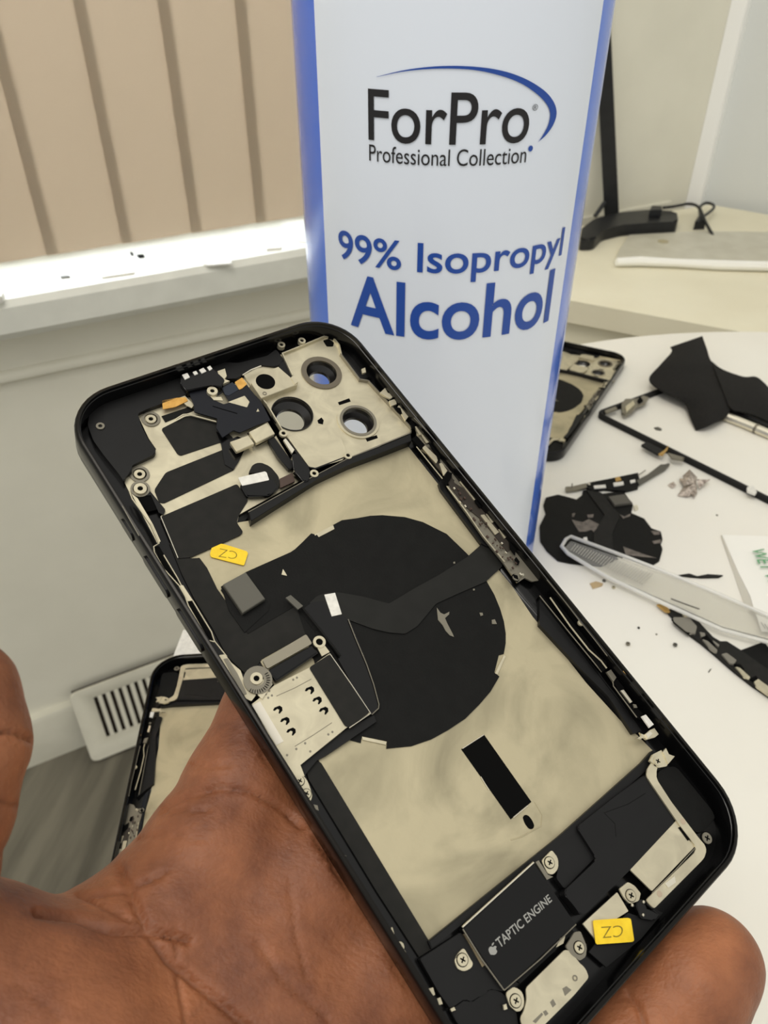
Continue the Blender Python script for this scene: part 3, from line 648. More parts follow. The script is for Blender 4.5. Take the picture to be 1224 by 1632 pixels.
# camera bay
plane_c = -4.7
cp_ = hp('camera_bracket', 'B', '215,195 300,160 420,110 460,114 490,150 500,195 590,318 632,325 842,556 838,580 540,700 380,750 345,745 235,600 140,440 60,345 25,300', plane_c, .5, M_STEEL, rnd=.4)
def tubewall(name, s, z, h, th, m, parent):
    P = [Vector(PH.L(p, z * mm)) for p in Z('B', s)]
    mb = MB()
    for a, b_ in zip(P, P[1:]):
        d = (b_ - a); L_ = d.length; c = (a + b_) / 2
        mb.box((c.x, c.y, (z - h / 2) * mm), (L_ + th * mm, th * mm, h * mm), math.atan2(d.y, d.x))
    return mb.build(name, m, parent)
tubewall('bracket_rim', '215,192 265,300 285,340', -3.6, 1.6, .3, M_STEEL, cp_)
tubewall('bracket_rim', '60,345 140,440 235,600', -3.7, 1.5, .3, M_STEEL, cp_)
tubewall('bracket_rim', '500,195 592,318 634,325 845,556 840,580 540,703', -3.7, 1.5, .3, M_DSTEEL, cp_)
tubewall('bracket_rim', '215,192 300,158 420,108 460,112 492,150 502,195', -3.9, 1.2, .3, M_STEEL, cp_)
lens = []
for q, ro, ri in (((405, 290), 110, 82), ((262, 490), 108, 104), ((583, 525), 112, 84)):
    c = PH.L(Z('B', f'{q[0]},{q[1]}')[0], plane_c * mm)
    k = .3268 / 6.6 * mm          # zoom units to metres at this depth
    lens.append((c, ro * k, ri * k))
box_z = -2.9
lid = hp('sensor_box', 'B', '62,338 95,300 195,258 270,325 288,345 112,412', box_z, 2.6, M_STEEL, cp_, bev=.1)
hc = PH.L(Z('B', '132,331')[0], box_z * mm)
mb = MB(); mb.disc(hc, 2.45 * mm, box_z * mm, box_z * mm + .03 * mm, 30); mb.build('sensor_hole', M_DARK, lid)
htube('box_slot', 'B', '20,300 60,275 110,255', box_z, .2, M_BRIGHT, lid)
boss('B', '128,388', box_z + .1, .55, .3, M_DSTEEL, lid, .3); hp('box_lug', 'B', '255,310 275,300 292,330 275,345', box_z + .2, .8, M_STEEL, lid, rnd=.2)
hp('box_shade', 'B', '195,258 222,215 285,330 270,325', -4.2, .4, M_TRAY, lid)
cv = hp('camera_cover', 'B', '240,600 330,575 395,545 455,548 500,605 528,680 510,712 380,752 345,745', -3.3, .4, M_STEEL, cp_, rnd=.5, bev=.08)
htube('cover_edge', 'B', '232,612 335,750 375,758 520,702', -3.6, .35, M_BLACK, cv)
for q in ('220,582', '370,778', '535,690'): boss('B', q, -3.0, 1.05, .5, M_STEEL, cv, .6)
hmulti('bracket_slot', 'B', ['485,432 540,412 548,428 492,446', '620,608 675,592 680,606 628,624', '385,520 405,506 416,520 412,540 390,535'], plane_c + .03, .05, M_DARK, cp_)
for q in ('210,150', '310,130'): boss('B', q, -3.4, 1.0, .5, M_STEEL)
hp('dark_patch', 'B', '412,130 440,122 466,140 462,160 430,160', plane_c + .06, .08, M_DARK, cp_, rnd=.4)
# lens openings go right through the housing
cuts = []
for (x, y), ro, ri in lens:
    mb = MB(); mb.disc((x, y), ri, -.02, .01, 48); c_ = mb.build('cut', M_DARK); c_.matrix_world = MP; cuts.append(c_)
bpy.context.view_layer.update()
boolean_cut(frame, cuts); boolean_cut(cp_, cuts)
for c_ in cuts: bpy.data.objects.remove(c_)
for f in cp_.data.polygons: f.use_smooth = False
M_TUBE = mat('lens_tube', (20, 18, 18), .3, spec=.6); M_TUBE2 = mat('lens_ring', (120, 112, 98), .35, .8)
for i, ((x, y), ro, ri) in enumerate(lens):
    mb = MB()
    def cl(r, z): return [(x + r * math.cos(6.28319 * k / 48), y + r * math.sin(6.28319 * k / 48), z * mm) for k in range(48)]
    rg = (.0028, .0036, .0032)[i]
    mb.loops([cl(ri - .0001, plane_c - .1), cl(ri - .0001, -6.0), cl(rg, -7.3), cl(rg, -8.2), cl(ri + .0012, -8.6), cl(ri + .0018, -8.3), cl(ri + .0018, -7.38), cl(ri - .00005, -7.38)], False, False)
    lt = mb.build('lens_tube', M_TUBE, phone)
    mb = MB(); mb.ring((x, y), ro, ri, (plane_c - .2) * mm, (plane_c + .35) * mm, 48); mb.build('lens_ring', (M_TUBE2, M_TUBE, M_STEEL)[i], lt)
    if i == 2: mb = MB(); mb.ring((x, y), ri + .0007, ri, (plane_c) * mm, (plane_c + .5) * mm, 48); mb.build('lens_ring', M_DSTEEL, lt)
    mb = MB(); mb.disc((x, y), rg, -8.1 * mm, -7.95 * mm, 40); mb.build('lens_glass', M_GLASS, lt)

# right-hand rail: flex strips, pins and shields
rail = hp('rail_flex', 'N', '20,110 80,95 150,230 200,330 300,470 380,540 450,600 520,690 620,800 740,960 830,1080 1010,1290 1020,1350 960,1360 900,1330 840,1370 720,1200 560,1000 420,800 270,590 330,540 250,470 190,380 20,260', -3.6, .5, M_DSTEEL, rnd=.2)
hp('rail_cover', 'N', '150,280 210,390 280,450 330,560 430,620 520,740 600,830 700,940 800,1080 760,1120 620,940 540,850 430,760 300,600 250,500 180,420 60,260', -3.3, .4, mat('rail_brown', (58, 52, 46), .4, .3), rail, rnd=.2)
random.seed(7)
hmulti('shield', 'N', ['25,110 85,95 135,225 100,235', '370,545 395,540 510,680 490,700', '585,810 605,805 650,875 630,885', '685,935 702,930 748,1000 735,1010', '205,400 225,395 270,460 240,500', '60,265 90,255 200,360 180,400', '540,820 570,815 690,960 660,980'], -3.0, .3, M_STEEL, rail, rnd=.15)
hmulti('dark_cutout', 'N', ['120,240 150,235 215,345 205,400 185,340', '270,465 310,480 300,520 260,590 235,530', '490,705 545,695 570,750 530,760', '770,1010 830,1080 820,1150 780,1090', '830,1160 860,1200 845,1230 815,1180', '800,1300 840,1310 850,1345 815,1330'], -2.8, .2, M_DARK, rail, rnd=.15)
mb = MB()
for t in range(30):
    s = random.random(); x = 330 + 560 * s + random.uniform(-40, 30); y = 600 + 730 * s + random.uniform(-30, 30)
    c = PH.L(Z('N', f'{x},{y}')[0], -3 * mm); mb.box((c[0], c[1], -2.95 * mm), (random.uniform(.25, .8) * mm, random.uniform(.2, .45) * mm, .4 * mm), random.uniform(-.3, .3) + 1.57)
mb.build('solder_grain', M_BROWN, rail)['kind'] = 'stuff'
mb = MB()
for t in range(9):
    s = random.random(); x = 330 + 560 * s + random.uniform(-40, 30); y = 600 + 730 * s + random.uniform(-30, 30)
    c = PH.L(Z('N', f'{x},{y}')[0], -3 * mm); mb.box((c[0], c[1], -2.9 * mm), (random.uniform(.2, .7) * mm, random.uniform(.15, .35) * mm, .4 * mm), random.uniform(-.3, .3) + 1.57)
mb.build('solder_grain', M_BRIGHT, rail)['kind'] = 'stuff'
htube('rail_edge', 'N', '265,585 430,800 560,990 735,1200', -3.2, .16, M_STEEL, rail); htube('rail_edge', 'N', '20,265 120,390 230,525', -3.3, .14, M_STEEL, rail)
htube('lip_line', 'N', '0,30 150,190 300,360 480,565', -.95, .11, M_DSTEEL, frame); htube('lip_line', 'N', '545,640 700,840 850,1030 1040,1260', -.95, .1, M_DSTEEL, frame)
htube('lip_line', 'O', '60,20 200,190 330,360 450,510 550,640', -.95, .14, M_DSTEEL, frame); htube('lip_line', 'O', '680,760 800,890 960,1100 1110,1270 1240,1440', -.6, .2, M_BRASS, frame)
screw('N', '830,1325', -2.9, .9, M_DSTEEL, rail); boss('O', '338,368', -1.0, .75, .2, M_STEEL, rail, .5, 'pin')
lw = hp('rail_slot', 'O', '85,170 110,160 490,640 545,690 545,740 510,770 485,735', -2.9, .3, M_DARK, rnd=.2)
htube('slot_wire', 'O', '85,165 250,400 400,590 500,680 545,740', -2.6, .2, M_STEEL, lw); htube('slot_wire', 'O', '0,150 250,460 505,770', -3.2, .15, M_DSTEEL, lw)
hp('rail_block', 'O', '545,770 580,750 625,815 600,850', -2.8, .5, M_DSTEEL); hp('rail_block', 'O', '660,920 685,912 755,1010 738,1022', -2.6, .5, M_BRIGHT, bev=.08)
hp('rail_cavity', 'O', '600,850 630,825 690,905 660,920 740,1025 790,1060 840,1110 820,1160 760,1120', -3.2, .4, M_DARK, rnd=.2)
hp('rail_block', 'O', '830,1130 865,1115 930,1195 895,1222', -2.2, .5, M_WHITE, bev=.08); hp('rail_block', 'O', '760,1030 785,1035 795,1060 770,1062', -2.6, .3, M_DSTEEL)
hp('crumpled_clip', 'O', '780,1310 830,1290 815,1260 850,1285 900,1240 935,1225 970,1275 940,1300 870,1320 845,1300 820,1318', -2.7, .6, M_STEEL, bev=.1); hp('crumpled_clip', 'O', '860,1275 900,1250 920,1270 880,1312', -2.3, .5, M_BRIGHT, bev=.1)
htube('rail_edge', 'O', '595,850 600,885 790,1140', -3.0, .14, M_DSTEEL)
hmulti('corner_bit', 'B', ['690,385 715,362 728,385 760,400 740,415 712,400', '735,425 765,415 772,440 745,450', '775,455 790,440 830,500 815,520', '860,550 890,545 905,590 880,590', '600,270 618,262 622,285 605,290'], -3.0, .6, M_STEEL)
hmulti('corner_bit', 'B', ['760,450 790,460 800,490 775,470', '840,520 858,515 862,560 846,560', '845,610 870,595 910,640 890,660'], -2.9, .6, M_DARK)

# left-hand rail
htube('left_rail', 'Q', '110,185 125,225 245,390 300,515 265,535 270,575 330,680 430,790 470,860 490,920 620,1145 660,1155', -3.1, .17, M_STEEL)
htube('left_rail', 'Q', '330,590 420,740 450,800 520,890 640,1090 660,1150 740,1250', -3.6, .16, M_STEEL)
hmulti('rail_slot', 'Q', ['275,540 300,530 440,770 425,795 330,680', '480,880 505,870 660,1130 640,1150 560,1030'], -3.6, .3, M_DARK, rnd=.2)
hp('rail_shield', 'Q', '120,190 160,220 260,390 310,500 290,515 240,420', -3.4, .3, M_STEEL); hp('rail_shield', 'Q', '430,790 455,785 520,885 485,890', -3.4, .3, M_STEEL)
tr2 = hp('tray_door', 'Q', '690,1240 730,1235 770,1290 830,1340 850,1400 930,1500 900,1540 860,1520 700,1290', -3.5, .5, M_STEEL, rnd=.2); hp('tray_slot', 'Q', '720,1265 745,1260 810,1360 870,1490 850,1500 780,1380', -3.3, .3, M_DSTEEL, tr2)
mb = MB()
for t in range(14):
    a_2 = -2.6 + t * .2; c = PH.L(Z('Q', '930,1400')[0], -3 * mm); mb.box((c[0] + 2.45 * mm * math.cos(a_2), c[1] + 2.45 * mm * math.sin(a_2), -2.95 * mm), (.7 * mm, .12 * mm, .2 * mm), a_2)
mb.build('knurl', M_DARK, eye)
htube('left_rail', 'E', '160,265 205,340', -3.0, .15, M_STEEL); htube('left_rail', 'E', '290,455 395,640 395,665 470,790 620,1045', -2.9, .15, M_DSTEEL)
hmulti('rail_slot', 'E', ['395,650 415,655 560,880 640,1040 625,1050 500,830'], -3.6, .3, M_DARK); hmulti('solder_bit', 'E', ['305,465 325,470 330,495 315,490', '400,655 440,700 470,720 430,700', '540,930 560,920 630,1020 610,1030'], -3.2, .3, M_DSTEEL)
hp('mount_tab', 'E', '625,1060 650,1055 660,1090 690,1060 700,1100 760,1190 745,1212 715,1212 690,1190', -3.2, .5, M_STEEL, rnd=.3, bev=.08); screw('E', '726,1160', -2.9, .85)
htube('left_rail', 'E', '0,10 100,190 165,275', -2.9, .12, M_BRIGHT)

# ------------------------------------------------------------------ the other phone housings on the table
def copy_part(o, parent, override=None):
    c = o.copy(); C.objects.link(c); c.parent = parent
    if override:
        for s in c.material_slots: pass
    return c
def copy_parts(parent, names, seen=None):
    for o in list(phone.children):
        if o.name.split('.')[0] in names:
            c = copy_part(o, parent)
            for q in list(o.children): copy_part(q, c)
def table_frame(left_a, left_b, top_c, h=.0074, flip=False):
    """housing lying on its back: left edge through two pixels (near, far), far edge through a third"""
    P = Plane(Matrix.Translation((0, 0, TABLE_Z + h)))
    a = Vector(P.L(left_a)); b_ = Vector(P.L(left_b)); c = Vector(P.L(top_c))
    ey = (b_ - a).normalized(); ex = Vector((ey.y, -ey.x))
    yt = (c - a).dot(ey)
    o = a + ex * PA + ey * (yt - PB)
    if flip: ex, ey = -ex, -ey
    return Matrix(((ex.x, ey.x, 0, o.x), (ex.y, ey.y, 0, o.y), (0, 0, 1, TABLE_Z + h), (0, 0, 0, 1)))
ML = table_frame((185, 1328), (238, 1082), (320, 1040), flip=True)
ph2 = empty('phone_housing', ML, 'open phone housing lying at the table edge, half hidden under the palm', 'phone', 'opened phone housings')
copy_parts(ph2, {'frame', 'back_plate', 'loudspeaker', 'speaker_wing', 'side_module', 'antenna_bracket', 'bay_wall', 'rail_flex', 'crumpled_clip', 'rail_block', 'rail_slot', 'bottom_plate', 'mount_tab', 'vibration_motor', 'charge_bracket', 'screw'})
def right_frame(a, b_, far, h=.0074):
    P = Plane(Matrix.Translation((0, 0, TABLE_Z + h)))
    A_, B2, F_ = Vector(P.L(a)), Vector(P.L(b_)), Vector(P.L(far))
    ey = (B2 - A_).normalized(); ex = Vector((ey.y, -ey.x)); yt = (F_ - A_).dot(ey)
    o = A_ - ex * PA + ey * (yt - PB)
    return Matrix(((ex.x, ey.x, 0, o.x), (ex.y, ey.y, 0, o.y), (0, 0, 1, TABLE_Z + h), (0, 0, 0, 1)))
MRt = right_frame((930, 672), (975, 606), (945, 553))
ph3 = empty('phone_housing', MRt, 'open phone housing lying on the table half behind the jug', 'phone', 'opened phone housings')
copy_parts(ph3, {'frame', 'back_plate', 'charging_pad', 'camera_bracket', 'board_shield', 'torn_foil', 'bay_wall', 'wall_ridge', 'rail_flex', 'film_corner', 'coil_flex', 'lens_tube', 'heat_film', 'top_tray', 'antenna_bracket', 'loudspeaker', 'side_module', 'white_label'})

# ------------------------------------------------------------------ debris on the round table
def titem(name, k, c, label, cat, group=None):
    x, y = TB.L(Z(k, c)[0]); return empty(name, Matrix.Translation((x, y, TABLE_Z)), label, cat, group)
def tl_(o, k, pts, z):
    x0, y0 = o.matrix_world.translation[:2] if o.matrix_world.translation.length else o.location[:2]
    return [(x - o.location.x, y - o.location.y) for x, y in TB.P(Z(k, pts), z)]
def tp(name, k, pts, z1, th, m, o, rnd=0, bev=0):
    z1 *= mm; P = tl_(o, k, pts, z1)
    if rnd: P = rounded(P, rnd * mm, 3)
    mb = MB(); mb.prism(P, z1 - th * mm, z1, bev * mm); return mb.build(name, m, o)
def ttube(name, k, pts, z, r, m, o):
    zs = z if isinstance(z, (list, tuple)) else [z] * len(pts.split())
    mb = MB(); P = [(*tl_(o, k, p, q * mm)[0], q * mm) for p, q in zip(pts.split(), zs)]
    mb.tube(P, [a * mm for a in r] if isinstance(r, (list, tuple)) else r * mm, 10); return mb.build(name, m, o)

# black coil assembly with torn backing
coil = titem('charging_coil', 'U', '450,500', 'torn black charging coil with flat cable lying beside the white jug', 'phone part')
tp('coil_disc', 'U', '50,270 150,245 240,268 300,285 345,250 352,212 430,200 510,238 680,215 760,330 745,395 850,440 910,520 985,545 1000,610 985,650 1000,690 975,780 920,815 700,740 500,830 250,800 150,780 60,700 5,620 0,500 50,400 30,330', 1.0, 1.0, M_FELT, coil, .6)
tp('flat_cable', 'U', '380,208 500,228 640,400 650,430 590,560 600,690 440,640 440,560 530,410', 1.6, .4, M_PAD, coil, .5)
tp('connector', 'U', '560,260 690,240 755,310 610,330', 2.6, 1.4, mat('dusty_connector', (88, 85, 78), .6), coil, bev=.2)
BARE = mat('torn_backing', (120, 112, 104), .7, rgb2=(92, 86, 80), nscale=500)
tp('torn_patch', 'U', '262,450 350,470 400,445 490,490 440,548 420,530 380,545 320,546 290,500', 1.25, .3, BARE, coil)
tp('torn_patch', 'U', '680,668 860,735 950,760 830,750 700,735', 1.25, .3, BARE, coil); tp('torn_patch', 'U', '905,540 980,545 975,570 930,572', 1.25, .3, BARE, coil); tp('torn_patch', 'U', '915,625 985,610 990,638 930,645', 1.25, .3, BARE, coil)
tp('torn_patch', 'U', '650,405 690,425 740,400 735,420 680,440', 1.25, .3, BARE, coil); tp('torn_patch', 'U', '265,400 290,395 280,425 265,425', 1.25, .3, BARE, coil); tp('torn_patch', 'U', '385,410 440,405 435,430 395,435', 1.25, .3, BARE, coil)
tp('torn_patch', 'U', '355,595 385,590 390,615 360,620', 1.3, .3, M_WHITE, coil)

# side rail with its arm
arm = titem('flex_rail', 'U', '560,150', 'thin black flex rail with white-filled openings lying above the torn coil', 'phone part')
tp('rail', 'U', '370,180 390,150 560,118 800,68 812,120 800,190 700,215 520,200 430,215', 1.8, 1.4, M_FELT, arm, .3)
tp('rail_end', 'U', '210,182 260,180 380,152 385,185 300,208 215,218', 2.0, 1.2, M_DSTEEL, arm, .2)
for s in ('440,172 535,165 540,188 445,196', '598,150 680,138 685,165 605,178', '735,130 775,122 780,142 740,152'): tp('rail_pad', 'U', s, 2.3, .6, M_WHITE, arm, .2)  # white pads stand in for openings where the table shows through
tp('rail_pad', 'U', '615,108 650,98 665,128 620,138', 2.8, .8, M_BRASS, arm)
tp('arm', 'U', '790,130 880,80 985,0 1015,0 1050,-10 1060,0 1020,40 850,140 810,165', 2.2, 1, M_SLUG, arm, .3)
ttube('wire', 'U', '800,90 830,70 860,48', 2.4, .3, M_DSTEEL, arm); ttube('pin', 'U', '262,182 265,158', 2.4, .35, M_DSTEEL, arm)
mb = MB(); q = tl_(arm, 'U', '402,160', 2.5 * mm)[0]; mb.sphere((q[0], q[1], 2.3 * mm), .9 * mm, 2); mb.build('solder_bead', M_BRIGHT, arm)

# thin black midframe
mf = titem('phone_midframe', 'H', '700,690', 'thin bare black phone midframe with one corner toward the jug', 'phone frame')
zf = 3.5 * mm
c0 = Vector(TB.L((947, 657), zf)); d1 = (Vector(TB.L((1042, 622), zf)) - c0).normalized(); d2 = (Vector(TB.L((1186, 776), zf)) - c0); d2 = (d2 - d1 * d1.dot(d2) * .0).normalized()
o0 = Vector(mf.location[:2])
W_, H_ = .0775, .1590
c1 = c0 + d1 * W_; c2 = c0 + d1 * W_ + d2 * H_; c3 = c0 + d2 * H_
path = rounded([tuple(c - o0) for c in (c0, c1, c2, c3)], .008, 6)
def offs(P, d):
    out = []; N = len(P); cx = sum(p[0] for p in P) / N; cy = sum(p[1] for p in P) / N
    for i in range(N):
        a, b_ = Vector(P[i - 1]), Vector(P[(i + 1) % N]); t = (b_ - a); 
        if t.length < 1e-9: t = Vector((1, 0))
        t.normalize(); nrm = Vector((t.y, -t.x)); p = Vector(P[i])
        if nrm.dot(p - Vector((cx, cy))) < 0: nrm = -nrm
        q = p + nrm * d; out.append((q.x, q.y))
    return out
mb = MB(); ins = offs(path, -.0026); mid = offs(path, -.0012)
mb.loops([[(x, y, .0003) for x, y in ins], [(x, y, .0003) for x, y in path], [(x, y, .0035) for x, y in path], [(x, y, .0042) for x, y in mid], [(x, y, .0036) for x, y in ins], [(x, y, .0003) for x, y in ins]], False, False)
mb.build('rail_frame', M_TRAY, mf)
def mfp(name, s, z1, th, m): return tp(name, 'H', s, z1, th, m, mf, .2)
mfp('cable_clump', '480,455 500,432 560,430 590,415 620,425 600,450 560,465 540,490 500,510 482,500', 5.2, 2, M_DSTEEL); mfp('clump_bit', '500,470 540,440 548,460 505,500', 6.2, 1, M_STEEL); mfp('clump_bit', '560,440 575,418 590,440 570,455', 6, 1, M_DARK)
mfp('clump_bit', '395,490 450,470 460,485 400,505', 4.8, .8, M_DSTEEL)
mfp('gold_pin', '668,712 700,690 720,668 714,690 690,718', 5.2, 1, M_BRASS); mfp('clip', '715,705 800,730 795,745 735,735', 5, 1, M_DSTEEL); mfp('clip', '1118,880 1150,872 1168,905 1160,915 1120,900', 5.5, 1.5, M_WHITE); mfp('clip', '790,735 800,730 790,745', 5, .6, M_STEEL)
mfp('frame_tab', '580,665 610,650 690,690 670,715', 4.6, 1.5, M_TRAY)

# black elastic strap (a folded band)
st = titem('elastic_strap', 'K', '650,500', 'wide black elastic strap folded over itself on the back of the table', 'strap')
M_STRAP = mat('black_webbing', (29, 28, 27), .85, rgb2=(37, 36, 34), nscale=900, bump=.35, bscale=1600, spec=.2)
def strap_band(rows, name, bulge=3.0):
    G_ = []
    R2 = []
    for i in range(len(rows) - 1):
        for k in range(5):
            R2.append((rows, i, k / 5))
    def cat(i, comp):
        return rows[max(0, min(len(rows) - 1, i))][comp]
    pts = []
    for i in range(len(rows) - 1):
        for k in range(5 if i < len(rows) - 2 else 6):
            t = k / 5; r = []
            for comp in range(6):
                p0, p1, p2, p3 = (cat(i + j, comp) for j in (-1, 0, 1, 2))
                r.append(.5 * (2 * p1 + (p2 - p0) * t + (2 * p0 - 5 * p1 + 4 * p2 - p3) * t * t + (3 * p1 - p0 - 3 * p2 + p3) * t ** 3))
            row = []
            for j in range(13):
                s = j / 12; px, py, h = [r[c] * (1 - s) + r[c + 3] * s for c in range(3)]
                h = max(.6, h + bulge * math.sin(math.pi * s)) * mm
                x, y = tl_(st, 'K', f'{px},{py}', h)[0]; row.append((x, y, h))
            pts.append(row)
    bm = bmesh.new(); V = [[bm.verts.new(p) for p in row] for row in pts]
    for a, b_ in zip(V, V[1:]):
        for j in range(len(a) - 1): bm.faces.new((a[j], a[j + 1], b_[j + 1], b_[j]))
    bmesh.ops.recalc_face_normals(bm, faces=bm.faces[:])
    bmesh.ops.solidify(bm, geom=bm.faces[:], thickness=.0011)
    me = bpy.data.meshes.new(name); bm.to_mesh(me); bm.free(); me.materials.append(M_STRAP)
    for p in me.polygons: p.use_smooth = True
    me.set_sharp_from_angle(angle=math.radians(50))
    o = bpy.data.objects.new(name, me); C.objects.link(o); o.parent = st
strap_band([(372, 180, 10, 652, 84, 12), (382, 225, 11, 690, 190, 13), (285, 335, 12, 728, 300, 13), (187, 462, 8, 815, 375, 12), (300, 560, 8, 880, 470, 11), (440, 634, 7, 905, 580, 10), (505, 690, 5, 905, 680, 8), (548, 800, 3, 880, 760, 6), (592, 902, 1, 835, 815, 4)], 'folded_loop')
strap_band([(735, 305, 13, 880, 690, 9), (830, 375, 12, 930, 730, 8), (1010, 438, 10, 1010, 745, 7), (1115, 438, 9, 1110, 775, 6), (1190, 490, 7, 1230, 830, 5), (1290, 600, 3, 1330, 900, 4), (1420, 720, 1, 1450, 980, 1)], 'strap_tail', 2.0)

tube = titem('metal_pen_tool', 'K', '1050,860', 'shiny metal rod sticking out from beneath the black strap', 'tool')
ttube('shaft', 'K', '850,785 1000,842 1120,892 1300,968 1500,1050', 3.0, 3.0, M_BRIGHT, tube)
ttube('collar', 'K', '1112,888 1130,896', 3.1, 3.3, M_DSTEEL, tube)

# crumpled foil clump
foil = titem('crumpled_foil', 'H', '830,850', 'crumpled scrap of metal foil beside the thin black midframe', 'metal scrap')
random.seed(3)
FP = mat('pinkish_foil', (216, 204, 192), .3, .5, rgb2=(140, 126, 116), nscale=600)
for s, z in (('780,815 830,775 870,810 860,850 800,860', 5), ('770,900 800,855 860,850 870,890 820,910', 4), ('860,840 930,825 935,835 880,870', 5), ('820,890 870,895 850,930 835,915', 2.5), ('715,865 745,850 760,870 740,880', 1.5)):
    x = tl_(foil, 'H', s, z * mm); bm = MB(); c = (sum(p[0] for p in x) / len(x), sum(p[1] for p in x) / len(x))
    v = [bm.bm.verts.new((p[0], p[1], random.uniform(.4, z) * mm)) for p in x]; cv_ = bm.bm.verts.new((c[0], c[1], z * mm)); lv = bm.bm.verts.new((c[0], c[1], .0004))
    for i in range(len(v)): bm.bm.faces.new((v[i], v[(i + 1) % len(v)], cv_)); bm.bm.faces.new((v[(i + 1) % len(v)], v[i], lv))
    bm.build('foil_shard', FP, foil, smooth=0)
mb = MB(); q = tl_(foil, 'H', '785,828', 5 * mm)[0]; mb.sphere((q[0], q[1], 4.5 * mm), .9 * mm); mb.build('solder_bead', M_WHITE, foil)

# clear ribbed plastic tool
M_CLEAR = mat('clear_plastic', (248, 247, 242), .12, trans=.88, ior=1.2)
tool = titem('plastic_tool', 'I', '700,600', 'clear plastic tool with fine ribs and rounded tip lying across the coil', 'plastic tool')
tp('blade', 'I', '232,408 262,372 480,447 700,528 940,620 1224,748 1700,960 1700,1090 1224,850 1000,790 700,655 440,540 262,432', 4.4, 1.6, M_CLEAR, tool, 1.5, .3)
M_RIMW = mat('frosted_edge', (244, 243, 238), .25, trans=.45, ior=1.2)
ttube('rim', 'I', '1700,950 1224,738 940,615 700,516 480,432 262,352 238,366 218,400 250,436 440,550 700,672 1000,808 1224,868 1700,1100', 4.4, 1.0, M_RIMW, tool)
mb = MB()
for k in range(30):
    t = k / 30; a = Vector((285 + 390 * t, 392 + 146 * t)); b_ = Vector((262 + 360 * t, 420 + 168 * t))
    p = tl_(tool, 'I', f'{a.x},{a.y}', 4.6 * mm)[0]; q = tl_(tool, 'I', f'{b_.x},{b_.y}', 4.6 * mm)[0]
    mb.tube([(*p, 4.6 * mm), (*q, 4.6 * mm)], .24 * mm, 6)
mb.build('ribs', mat('rib_plastic', (176, 174, 166), .35), tool); mb = MB()
for k in range(20):
    t = k / 20; a = Vector((1190 + 350 * t, 770 + 150 * t)); b_ = Vector((1210 + 350 * t, 800 + 160 * t))
    p = tl_(tool, 'I', f'{a.x},{a.y}', 4.6 * mm)[0]; q = tl_(tool, 'I', f'{b_.x},{b_.y}', 4.6 * mm)[0]
    mb.tube([(*p, 4.6 * mm), (*q, 4.6 * mm)], .22 * mm, 6)
mb.build('ribs', mat('rib_plastic', (176, 174, 166), .35), tool)
ttube('groove', 'I', '750,655 830,685 890,706', 4.7, .35, M_SLUG, tool)

# long flex rail at the right edge
rail2 = titem('flex_rail', 'V', '700,500', 'long charcoal flex rail with grey metal shields at the right table edge', 'phone part')
tp('rail', 'V', '255,190 320,172 400,200 520,250 600,345 700,450 770,492 830,490 960,572 1224,760 1700,1060 1700,1300 1224,1000 1080,905 900,765 740,625 590,500 480,420 400,310 310,250', 2.2, 1.8, M_PAD, rail2, .4)
tp('brass_tip', 'V', '160,140 200,132 270,175 290,215 240,205', 2.4, .8, M_BRASS, rail2)
GR = mat('dull_shield', (140, 136, 126), .45, .5)
for s in ('320,260 470,260 545,350 530,420 440,400 320,300', '595,470 650,490 740,575 735,600 680,560', '780,612 830,600 925,670 900,710 860,700', '695,480 760,525 750,545 705,505', '570,400 620,410 625,440 585,450'): tp('shield', 'V', s, 3.2, 1.4, GR, rail2, .3, .15)
for s in ('910,735 950,740 1055,835 1045,855 1000,830', '1090,880 1130,850 1224,920 1700,1240 1700,1290 1224,1000 1120,925', '405,235 450,225 470,255 430,265'): tp('rail_pad', 'V', s, 3.0, 1.2, M_STEEL, rail2, .3, .1)
for s in ('300,280 320,285 480,410 460,425 330,320', '590,455 640,430 720,530 700,540', '890,705 960,710 1000,760 930,735', '1050,850 1110,820 1130,850 1080,870'): tp('cutout', 'V', s, 3.1, .6, M_DARK, rail2, .2)
plate2 = titem('black_plate', 'V', '1130,620', 'flat black plate poking out behind the long flex rail at the right edge', 'phone part')
tp('sheet', 'V', '960,578 1170,500 1200,510 1260,600 1700,900 1700,1060 1224,770', 1.6, 1.2, M_FELT, plate2, .2)

# wet wipe packet with green print
card = titem('wipe_packet', 'S', '700,700', 'white wipe packet with green WET lettering at the right table edge', 'packet')
mb = MB()
A0 = tl_(card, 'S', '240,215', 1 * mm)[0]; A1 = tl_(card, 'S', '430,780', .5 * mm)[0]; A2 = tl_(card, 'S', '590,1260', .5 * mm)[0]
B0 = tl_(card, 'S', '260,215', 1.2 * mm)[0]; B1 = tl_(card, 'S', '510,790', 2.0 * mm)[0]; B1b = tl_(card, 'S', '690,1150', 2.6 * mm)[0]; B2 = tl_(card, 'S', '760,1400', 3.0 * mm)[0]; B3 = tl_(card, 'S', '860,1700', 3.0 * mm)[0]
R0 = tl_(card, 'S', '1900,260', 2.0 * mm)[0]; R3 = tl_(card, 'S', '2400,1750', 3.2 * mm)[0]
v = lambda p, z: mb.bm.verts.new((p[0], p[1], z * mm))
b0, b1, b1b, b2, b3, r0, r3 = v(B0, 1.2), v(B1, 2.0), v(B1b, 2.6), v(B2, 3.0), v(B3, 3.0), v(R0, 2.0), v(R3, 3.2)
mb.bm.faces.new((b0, b1, r0)); mb.bm.faces.new((b1, b1b, r0)); mb.bm.faces.new((b1b, b2, r0)); mb.bm.faces.new((b2, r3, r0)); mb.bm.faces.new((b2, b3, r3))
